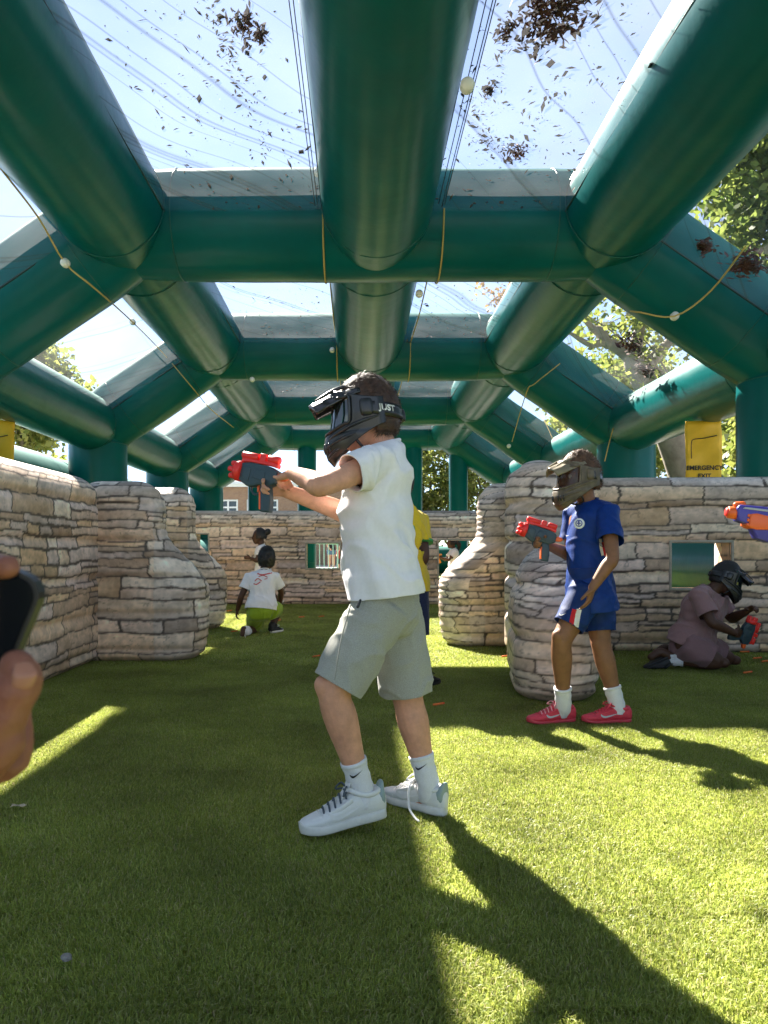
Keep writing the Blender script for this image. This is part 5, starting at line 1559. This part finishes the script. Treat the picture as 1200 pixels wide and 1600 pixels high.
hc = hair_cap(J['head'], Mh, .95, HAIR_K, c5, lambda d: d[0] < .45 and d[2] > -.35, 1.06, .004, 'hair', 11, 700, .012, .002, .6, .5)
b0 = J['head'] + Vector((.10, 0, .055))
mesh_obj('hair_bun', *limb([b0 + Vector((-.015, 0, -.01)), b0 + Vector((.02, 0, .012))], [.042, .046], 16, 3), HAIR_K, hc)
displace(hc.children[-1].data, lambda co: .008 * (fbm(co[:, 0] * 60, co[:, 2] * 60, 3) - .5))
e = J['head'] + Vector((-.083, -.03, .004)); ey = mesh_obj('eye', *limb([e, e + Vector((-.003, 0, 0))], [.012, .011], 10, 2), EYE_I, c5)

# ------------------------------------------------------------------ person in yellow behind the boy
J = dict(head=PT(624, 752, 4.95), hf=Vector((-.45, .9, 0)), hu=Vector((0, 0, 1)), hs=1.0, neck=PT(630, 795, 4.92), chest=PT(632, 838, 4.92), pelvis=PT(632, 912, 4.9),
         shL=PT(601, 812, 4.85), elL=PT(592, 862, 4.95), wrL=PT(588, 890, 5.1), shR=PT(656, 812, 4.98), elR=PT(663, 868, 4.9), wrR=PT(648, 905, 5.0),
         hipL=PT(620, 925, 4.85), knL=PT(612, 1010, 4.85), anL=PT(610, 1063, 4.95), hipR=PT(643, 925, 4.95), knR=PT(650, 1003, 4.92), anR=PT(652, 1060, 5.0))
for q in 'LR':
    J['heel' + q] = Vector((J['an' + q].x + .02, J['an' + q].y - .05, .003)); J['toe' + q] = Vector((J['an' + q].x - .06, J['an' + q].y + .19, .003))
J['toeR'] = J['heelR'] + Vector((.13, .2, 0))
c6 = ground_root(J, 'person in yellow football shirt and navy shorts mostly hidden behind the boy in white')
obj_from('body', body_mesh(J, 1.0, .008, {'L': dict(d=Vector((-.3, .6, -.6)), pn=Vector((1, 0, 0)), thumb=Vector((0, 0, 1)), s=.85), 'R': dict(d=Vector((-.5, .6, -.4)), pn=Vector((-1, 0, 0)), thumb=Vector((0, 0, 1)), s=.85)}), SK3, c6)
ts = tee(J, 1.0, c6, YELT, .009, .03, .66, .05, sr=.068, amp=.008, seed=22)
shorts(J, 1.0, c6, NAVY, .009, (.88, .88), .112, .092, seed=23)
bpy.context.view_layer.update()
ribbon([(626, 824), (636, 822), (646, 823), (646, 836), (641, 850), (637, 862)], 1.7, GREENP, ts, 'shirt_number', ts, 4.6)
ribbon([(626, 829), (634, 828), (640, 829), (639, 838), (635, 850), (632, 860)], 1.3, GREENP, ts, 'shirt_number', ts, 4.6)
hp = J['shR'].lerp(J['elR'], .66); dd = (J['elR'] - J['shR']).normalized()
mesh_obj('sleeve_band', *limb([hp - dd * .012, hp + dd * .003], [.0685, .0685], 20, 2, cap=.02), GREENP, ts)
for q in 'LR':
    sock(J['an' + q], J['kn' + q], J['an' + q], c6, SH_B, .06, .038, .041); shoe(J['heel' + q], J['toe' + q], c6, SH_B, SH_B, SH_B, low=.85, sole_h=.024, label='black trainer')
Mh = frame(J['hf'], J['hu'])
hair_cap(J['head'], Mh, 1.0, HAIR_K, c6, lambda d: d[0] < .35 and d[2] > -.6, 1.08, .006, 'hair', 13, 900, .015, .002, .8, .8)

# ------------------------------------------------------------------ simple standing figures beyond the walls
def standing(x, y, h, face, arm=0.0, spread=.1):
    s = h / 1.48
    f = Vector((math.sin(face), math.cos(face), 0)); l = Vector((-f.y, f.x, 0)); u = Vector((0, 0, 1))
    o = Vector((x, y, 0))
    at = lambda a, b, z: o + f * (a * s) + l * (b * s) + u * (z * s)
    J = dict(head=at(.02, 0, 1.36), hf=f, hu=u, hs=min(1.0, s * 1.0 + .1), neck=at(0, 0, 1.215), chest=at(0, 0, 1.06), pelvis=at(0, 0, .79), shL=at(0, .15, 1.16), shR=at(0, -.15, 1.16),
             hipL=at(0, .07, .76), hipR=at(0, -.07, .76), knL=at(.02, .085, .42), knR=at(.0, -.085, .42), anL=at(0, .085, .085), anR=at(-.02, -.085, .085))
    for q, k in (('L', 1), ('R', -1)):
        J['el' + q] = at(.06 + arm * .12, k * (.19 + spread * .2), .95); J['wr' + q] = at(.12 + arm * .22, k * (.15 + spread * .1), .78 + arm * .24)
        J['heel' + q] = Vector((*(J['an' + q] - f * .06 * s)[:2], .003)); J['toe' + q] = J['heel' + q] + f * .25 * s
    return J, s
def figure(J, s, label, skin, top, bottom, reach, voxel, hair, hkeep, group=None, shoe_m=None, seed=30):
    r = ground_root(J, label, group)
    d = (J['hf'] * .6 + Vector((0, 0, -.5))).normalized()
    obj_from('body', body_mesh(J, s, voxel, {q: dict(d=(J['wr' + q] - J['el' + q]), pn=side_of(J) * (-1 if q == 'L' else 1), thumb=Vector((0, 0, 1)), s=.85 * s) for q in 'LR'}), skin, r)
    tee(J, s, r, top, voxel * 1.1, .022, .62, .03, sr=.062, amp=.006, seed=seed)
    shorts(J, s, r, bottom, voxel * 1.1, reach, .11, .085, seed=seed + 1)
    for q in 'LR': shoe(J['heel' + q], J['toe' + q], r, shoe_m or SH_B, SH_SOLE, LACE_W, low=.85)
    Mh = frame(J['hf'], J['hu'])
    hair_cap(J['head'], Mh, J['hs'], hair, r, hkeep, 1.06, .004, 'hair', seed, 500, .014, .002, .5, .6)
    return r
J, s = standing(PT(709, 858, 14.0).x, 14.0, 1.10, R(-95), .9)
J['head'].x -= .02
g7 = figure(J, s, 'child in white top holding an orange blaster beyond the right wall opening', SK3, W_TEE, DARKC, (.9, .9), .010, HAIR_K, lambda d: d[0] < .5 and d[2] > -.3, seed=40)
mesh_obj('ponytail', *limb([J['head'] + Vector((.09, 0, .03)), J['head'] + Vector((.13, 0, -.03)), J['head'] + Vector((.12, 0, -.14))], [.03, .04, .015], 10, 4), HAIR_K, g7)
p7 = (J['wrL'] + J['wrR']) / 2 + Vector((-.09, -.02, .0))
blaster(p7, Vector((-.95, -.1, -.15)), Vector((0, 0, 1)), 'amber foam blaster seen through the right wall opening', 1.0, T_YO, T_YO, T_YO)
J, s = standing(-1.15, 32.6, 1.66, R(150), .2)
figure(J, s, 'adult in denim shorts standing beyond the left wall opening', SK1, DARKC, DENIM, (.5, .5), .014, HAIR_BR, lambda d: d[0] < .4 and d[2] > -.5, seed=50)
J, s = standing(-.74, 31.6, 1.02, R(200), .5)
figure(J, s, 'small child in red seen beside the adult in denim shorts', SK1, REDC, DARKC, (.95, .95), .014, HAIR_BR, lambda d: d[0] < .4 and d[2] > -.5, seed=55)

# ------------------------------------------------------------------ adult beside the camera holding a phone
PY = .37
J, s = standing(-.62, -.12, 1.70, R(12), .6)
J['wrR'] = PT(-170, 1300, PY); J['elR'] = Vector((-.44, -.02, .72)); J['shR'] = Vector((-.46, -.10, 1.33))
ad = ground_root(J, 'adult at the left edge holding up a phone, only the hand in view')
obj_from('body', body_mesh(J, s, .009, {'L': dict(d=Vector((.1, .8, 0)), pn=Vector((1, 0, 0)), thumb=Vector((0, 0, 1)), s=1.0)}), SK4, ad)
tee(J, s, ad, DARKC, .010, .03, .7, .03, sr=.062, seed=60); shorts(J, s, ad, NAVY, .010, (.97, .97), .11, .085, seed=61)
for q in 'LR': shoe(J['heel' + q], J['toe' + q], ad, SH_B, SH_SOLE, LACE_W, low=.9)
hair_cap(J['head'], frame(J['hf'], J['hu']), J['hs'], HAIR_K, ad, lambda d: d[0] < .4 and d[2] > -.5, 1.06, .004, 'hair', 62, 400, .014, .002, .5, .6)
q_ = lambda x, y, dy=0.0: PT(x, y, PY + dy)
hp = [limb([J['wrR'] - Vector((.06, .03, .03)), q_(-135, 1262, .0), q_(-90, 1205, .0), q_(-60, 1150, .004)], [.030, .028, .024, .020], 18, 6),      # wrist
      limb([q_(-120, 1215, .002), q_(-45, 1182, -.002), q_(2, 1160, -.004), q_(14, 1138, -.004)], [.022, .0175, .0115, .008], 16, 6),      # heel of the hand
      limb([q_(-85, 1190, .0), q_(-28, 1150, -.004), q_(8, 1102, -.007), q_(30, 1062, -.008), q_(27, 1042, -.009)], [.018, .0155, .0122, .0108, .0085], 16, 6),   # thumb
      loft([(q_(-50, 1160, .02), Vector((.034, 0, 0)), Vector((0, .013, 0))), (q_(-70, 1060, .026), Vector((.036, 0, .01)), Vector((0, .011, 0))), (q_(-90, 980, .028), Vector((.034, 0, .01)), Vector((0, .010, 0)))], 16, 4)]
for a, b, c, d_, r in (((-75, 985), (-48, 930), (-12, 890), (12, 886), .0074), ((-95, 990), (-90, 915), (-60, 872), (-42, 874), .0090), ((-125, 1000), (-130, 930), (-110, 880), (-92, 884), .0088), ((-150, 1020), (-160, 960), (-148, 915), (-132, 912), .0078)):
    hp.append(limb([q_(*a, .028), q_(*b, .03), q_(*c, .016), q_(*d_, -.002)], [r * 1.15, r * 1.1, r, r * .8], 12, 5))
me = remesh(hp, .0017, 5, lambda co: .0009 * (fbm(co[:, 0] * 220, co[:, 2] * 160, 3) - .5) + .0011 * np.sin(co[:, 2] * 420 + 5 * fbm(co[:, 0] * 90, co[:, 2] * 60, 8)) * np.clip(fbm(co[:, 0] * 50, co[:, 2] * 70, 4) - .45, 0, 1) * 2, 'hand')
hand = obj_from('hand', me, SK4, ad)
M_NAIL = mat('finger_nail', (.40, .17, .10), .45)
mesh_obj('thumb_nail', *loft([(q_(36, 1068, -.0165), Vector((.0045, .002, 0)), Vector((0, .0012, .0005))), (q_(39, 1054, -.0168), Vector((.0052, .002, 0)), Vector((0, .0012, .0005))), (q_(37, 1042, -.0155), Vector((.004, .002, 0)), Vector((0, .001, .0005)))], 12, 3), M_NAIL, hand)
# phone
pc = q_(71, 912, -.0)
uu = Vector((-.40, .04, -.915)).normalized(); vv = Vector((-.98, .03, .12)); vv = (vv - uu * vv.dot(uu)).normalized(); nn = uu.cross(vv).normalized()
if nn.y > 0: nn = -nn
ph = empty('phone', pc, 'dark smartphone held in the hand at the left edge', 'phone')
M_PH = mat('phone_glass', (.008, .009, .010), .06); M_PHE = mat('phone_edge', (.012, .012, .013), .35)
def rr_prism(w, h, r, t, off, m, name, par, o0=(0, 0)):
    pts = []
    for cx, cy, a0 in ((w - r, r, -90), (w - r, h - r, 0), (r, h - r, 90), (r, r, 180)):
        for k in range(7): a = R(a0 + 15 * k); pts.append((cx + r * math.cos(a), cy + r * math.sin(a)))
    V = [pc + vv * (x + o0[0]) + uu * (y + o0[1]) + nn * (off + e) for e in (0, t) for x, y in pts]
    n = len(pts)
    F = [tuple(range(n)), tuple(range(2 * n - 1, n - 1, -1))] + [(i, n + i, n + (i + 1) % n, (i + 1) % n) for i in range(n)]
    me = bpy.data.meshes.new(name); me.from_pydata([tuple(v) for v in V], [], F)
    bm = bmesh.new(); bm.from_mesh(me); bmesh.ops.recalc_face_normals(bm, faces=bm.faces); bm.to_mesh(me); bm.free()
    return obj_from(name, me, m, par)
rr_prism(.150, .072, .011, .0075, -.0075, M_PHE, 'case', ph)
scr = rr_prism(.146, .068, .0095, .0006, .0002, M_PH, 'screen', ph, (.002, .002))
M_SCR = mat('screen_picture', (.05, .05, .055), .2, col2=(.16, .15, .14), vscale=90)
rr_prism(.10, .030, .002, .0003, .0010, M_SCR, 'screen_picture', scr, (.018, .030))

# ------------------------------------------------------------------ purple blaster reaching in at the right
b = PT(1146, 806, 2.45)
pb = empty('foam_blaster', b, 'purple and orange foam blaster entering at the right edge', 'toy blaster', 'foam dart blasters')
Mp = frame(Vector((-1, .12, .13)), Vector((0, 0, 1)))
def pp(name, part, m, par=None): return mesh_obj(name, *place((np.asarray([tuple(x) for x in part[0]]) * .8, part[1]), Mp, b), m, par or pb)
sh = pp('shell', prism([(.0, .03), (-.01, .045), (-.1, .048), (-.34, .046), (-.40, .03), (-.42, -.02), (-.40, -.06), (-.30, -.07), (-.22, -.06), (-.14, -.09), (-.09, -.08), (-.06, -.03), (-.01, -.02)], .06, .007), T_PUR)
pp('stripe', prism([(-.02, .030), (-.03, .038), (-.30, .036), (-.30, .026)], .066, .003), T_GRY, sh)
pp('muzzle', limb([(-.01, 0, .012), (.022, 0, .012)], [.026, .024], 18, 2, cap=.2), T_OR)
pp('muzzle_ring', limb([(.02, 0, .012), (.03, 0, .012)], [.018, .017], 16, 2, cap=.2), T_RED)
pp('top_bump', limb([(-.005, 0, .045), (-.03, 0, .05)], [.012, .012], 12, 2), T_OR)
mg = pp('magazine', prism([(-.05, -.04), (-.05, .012), (-.075, .018), (-.15, .008), (-.16, -.038), (-.08, -.046)], .078, .006), T_OR)
for k in range(3): pp('magazine_rib', prism([(-.042, -.036 + k * .018), (-.042, -.024 + k * .018), (-.06, -.024 + k * .018), (-.06, -.036 + k * .018)], .07, .003), T_OR, mg)
pp('grip', prism([(-.30, -.06), (-.26, -.06), (-.28, -.17), (-.335, -.165)], .036, .006), T_PUR)
pp('stock', prism([(-.40, .02), (-.56, .03), (-.58, -.08), (-.55, -.09), (-.50, -.02), (-.41, -.03)], .04, .006), T_OR)
pp('trigger', prism([(-.255, -.062), (-.24, -.062), (-.25, -.095), (-.258, -.092)], .012, .002), T_OR)

J, s = standing(1.93, 2.44, 1.45, R(-92), .5)
gp = b + Mp @ Vector((-.235, 0, -.085)); fp = b + Mp @ Vector((-.10, 0, -.075))
J['wrR'] = gp + Vector((.075, .02, -.02)); J['elR'] = Vector((1.78, 2.66, .86)); J['wrL'] = fp + Vector((.20, -.05, -.05)); J['elL'] = Vector((1.72, 2.24, .88))
hld = figure(J, s, 'player just past the right edge holding the purple and orange blaster', SK2, REDC, DARKC, (.9, .9), .009, HAIR_K, lambda d: d[0] < .4 and d[2] > -.5, seed=70)

# ------------------------------------------------------------------ foam darts, leaf and pebble on the grass
M_DART = mat('orange_foam', (.80, .19, .04), .8, .1, 80); M_TIP = mat('dart_tip', (.75, .10, .02), .5)
darts = [(685, 1107, .3, 'orange foam dart on the shaded grass right of the boy in white'), (1168, 1056, .2, 'orange foam dart lying apart below the kneeling person'), (1183, 1033, .1, 'orange foam dart right of the kneeling person near the wall'), (1163, 1023, -.4, 'orange foam dart nearest the wall beside the kneeling person'), (1196, 1038, .2, 'orange foam dart cut by the right edge'),
         (494, 1030, .5, 'orange foam dart left of the boy in white near his shorts'), (471, 967, .1, 'orange foam dart on far grass right of the lime shorts child'), (502, 966, .15, 'orange foam dart on far grass beside the boy in white'), (437, 972, 1.2, 'orange foam dart close to the lime shorts child'), (358, 957, .1, 'orange foam dart left of the lime shorts child'), (366, 990, .3, 'orange foam dart by the bell shaped barrier'), (790, 1030, .2, 'orange foam dart in front of the bell ended barrier')]
for px, py, a, lb_ in darts:
    Y = 1080 / (py - 858); p = Vector(((px - 560) * Y / 1200, Y, .026))
    d = Vector((math.cos(a), math.sin(a) * 1.2, .08)).normalized()
    r = empty('foam_dart', p, lb_, 'foam dart', 'foam darts on the grass')
    mesh_obj('foam', *limb([p - d * .033, p + d * .026], [.0068, .0068], 12, 2, cap=.1), M_DART, r)
    mesh_obj('tip', *limb([p + d * .026, p + d * .036], [.0072, .0062], 12, 2, cap=.5), M_TIP, r)
p = Vector(((28 - 560) * 1080 / 410 / 1200, 1080 / 410, .022))
V = [p + Vector((math.cos(a) * .03 * (1 - .3 * (i % 2)), math.sin(a) * .011, .004 * math.sin(3 * a))) for i, a in enumerate(np.linspace(0, 2 * math.pi, 10, endpoint=False))]
tag(solid(mesh_obj('fallen_leaf', V, [tuple(range(10))], mat('pale_leaf', (.45, .36, .24), .8, .2, 40), None, False), .001), 'curled pale dry leaf on the grass at lower left', 'leaf')
p = Vector(((103 - 560) * 1080 / 655 / 1200, 1080 / 655, .024))
bm = bmesh.new(); bmesh.ops.create_icosphere(bm, subdivisions=2, radius=.011)
for v in bm.verts: v.co = Vector((v.co.x * 1.1, v.co.y, v.co.z * .7)) * (1 + .5 * mnoise.noise(v.co * 90)) + p
me = bpy.data.meshes.new('pebble'); bm.to_mesh(me); bm.free()
tag(obj_from('pebble', me, mat('grey_pebble', (.22, .20, .18), .9, .3, 60)), 'small grey pebble on the shaded grass at lower left', 'pebble')
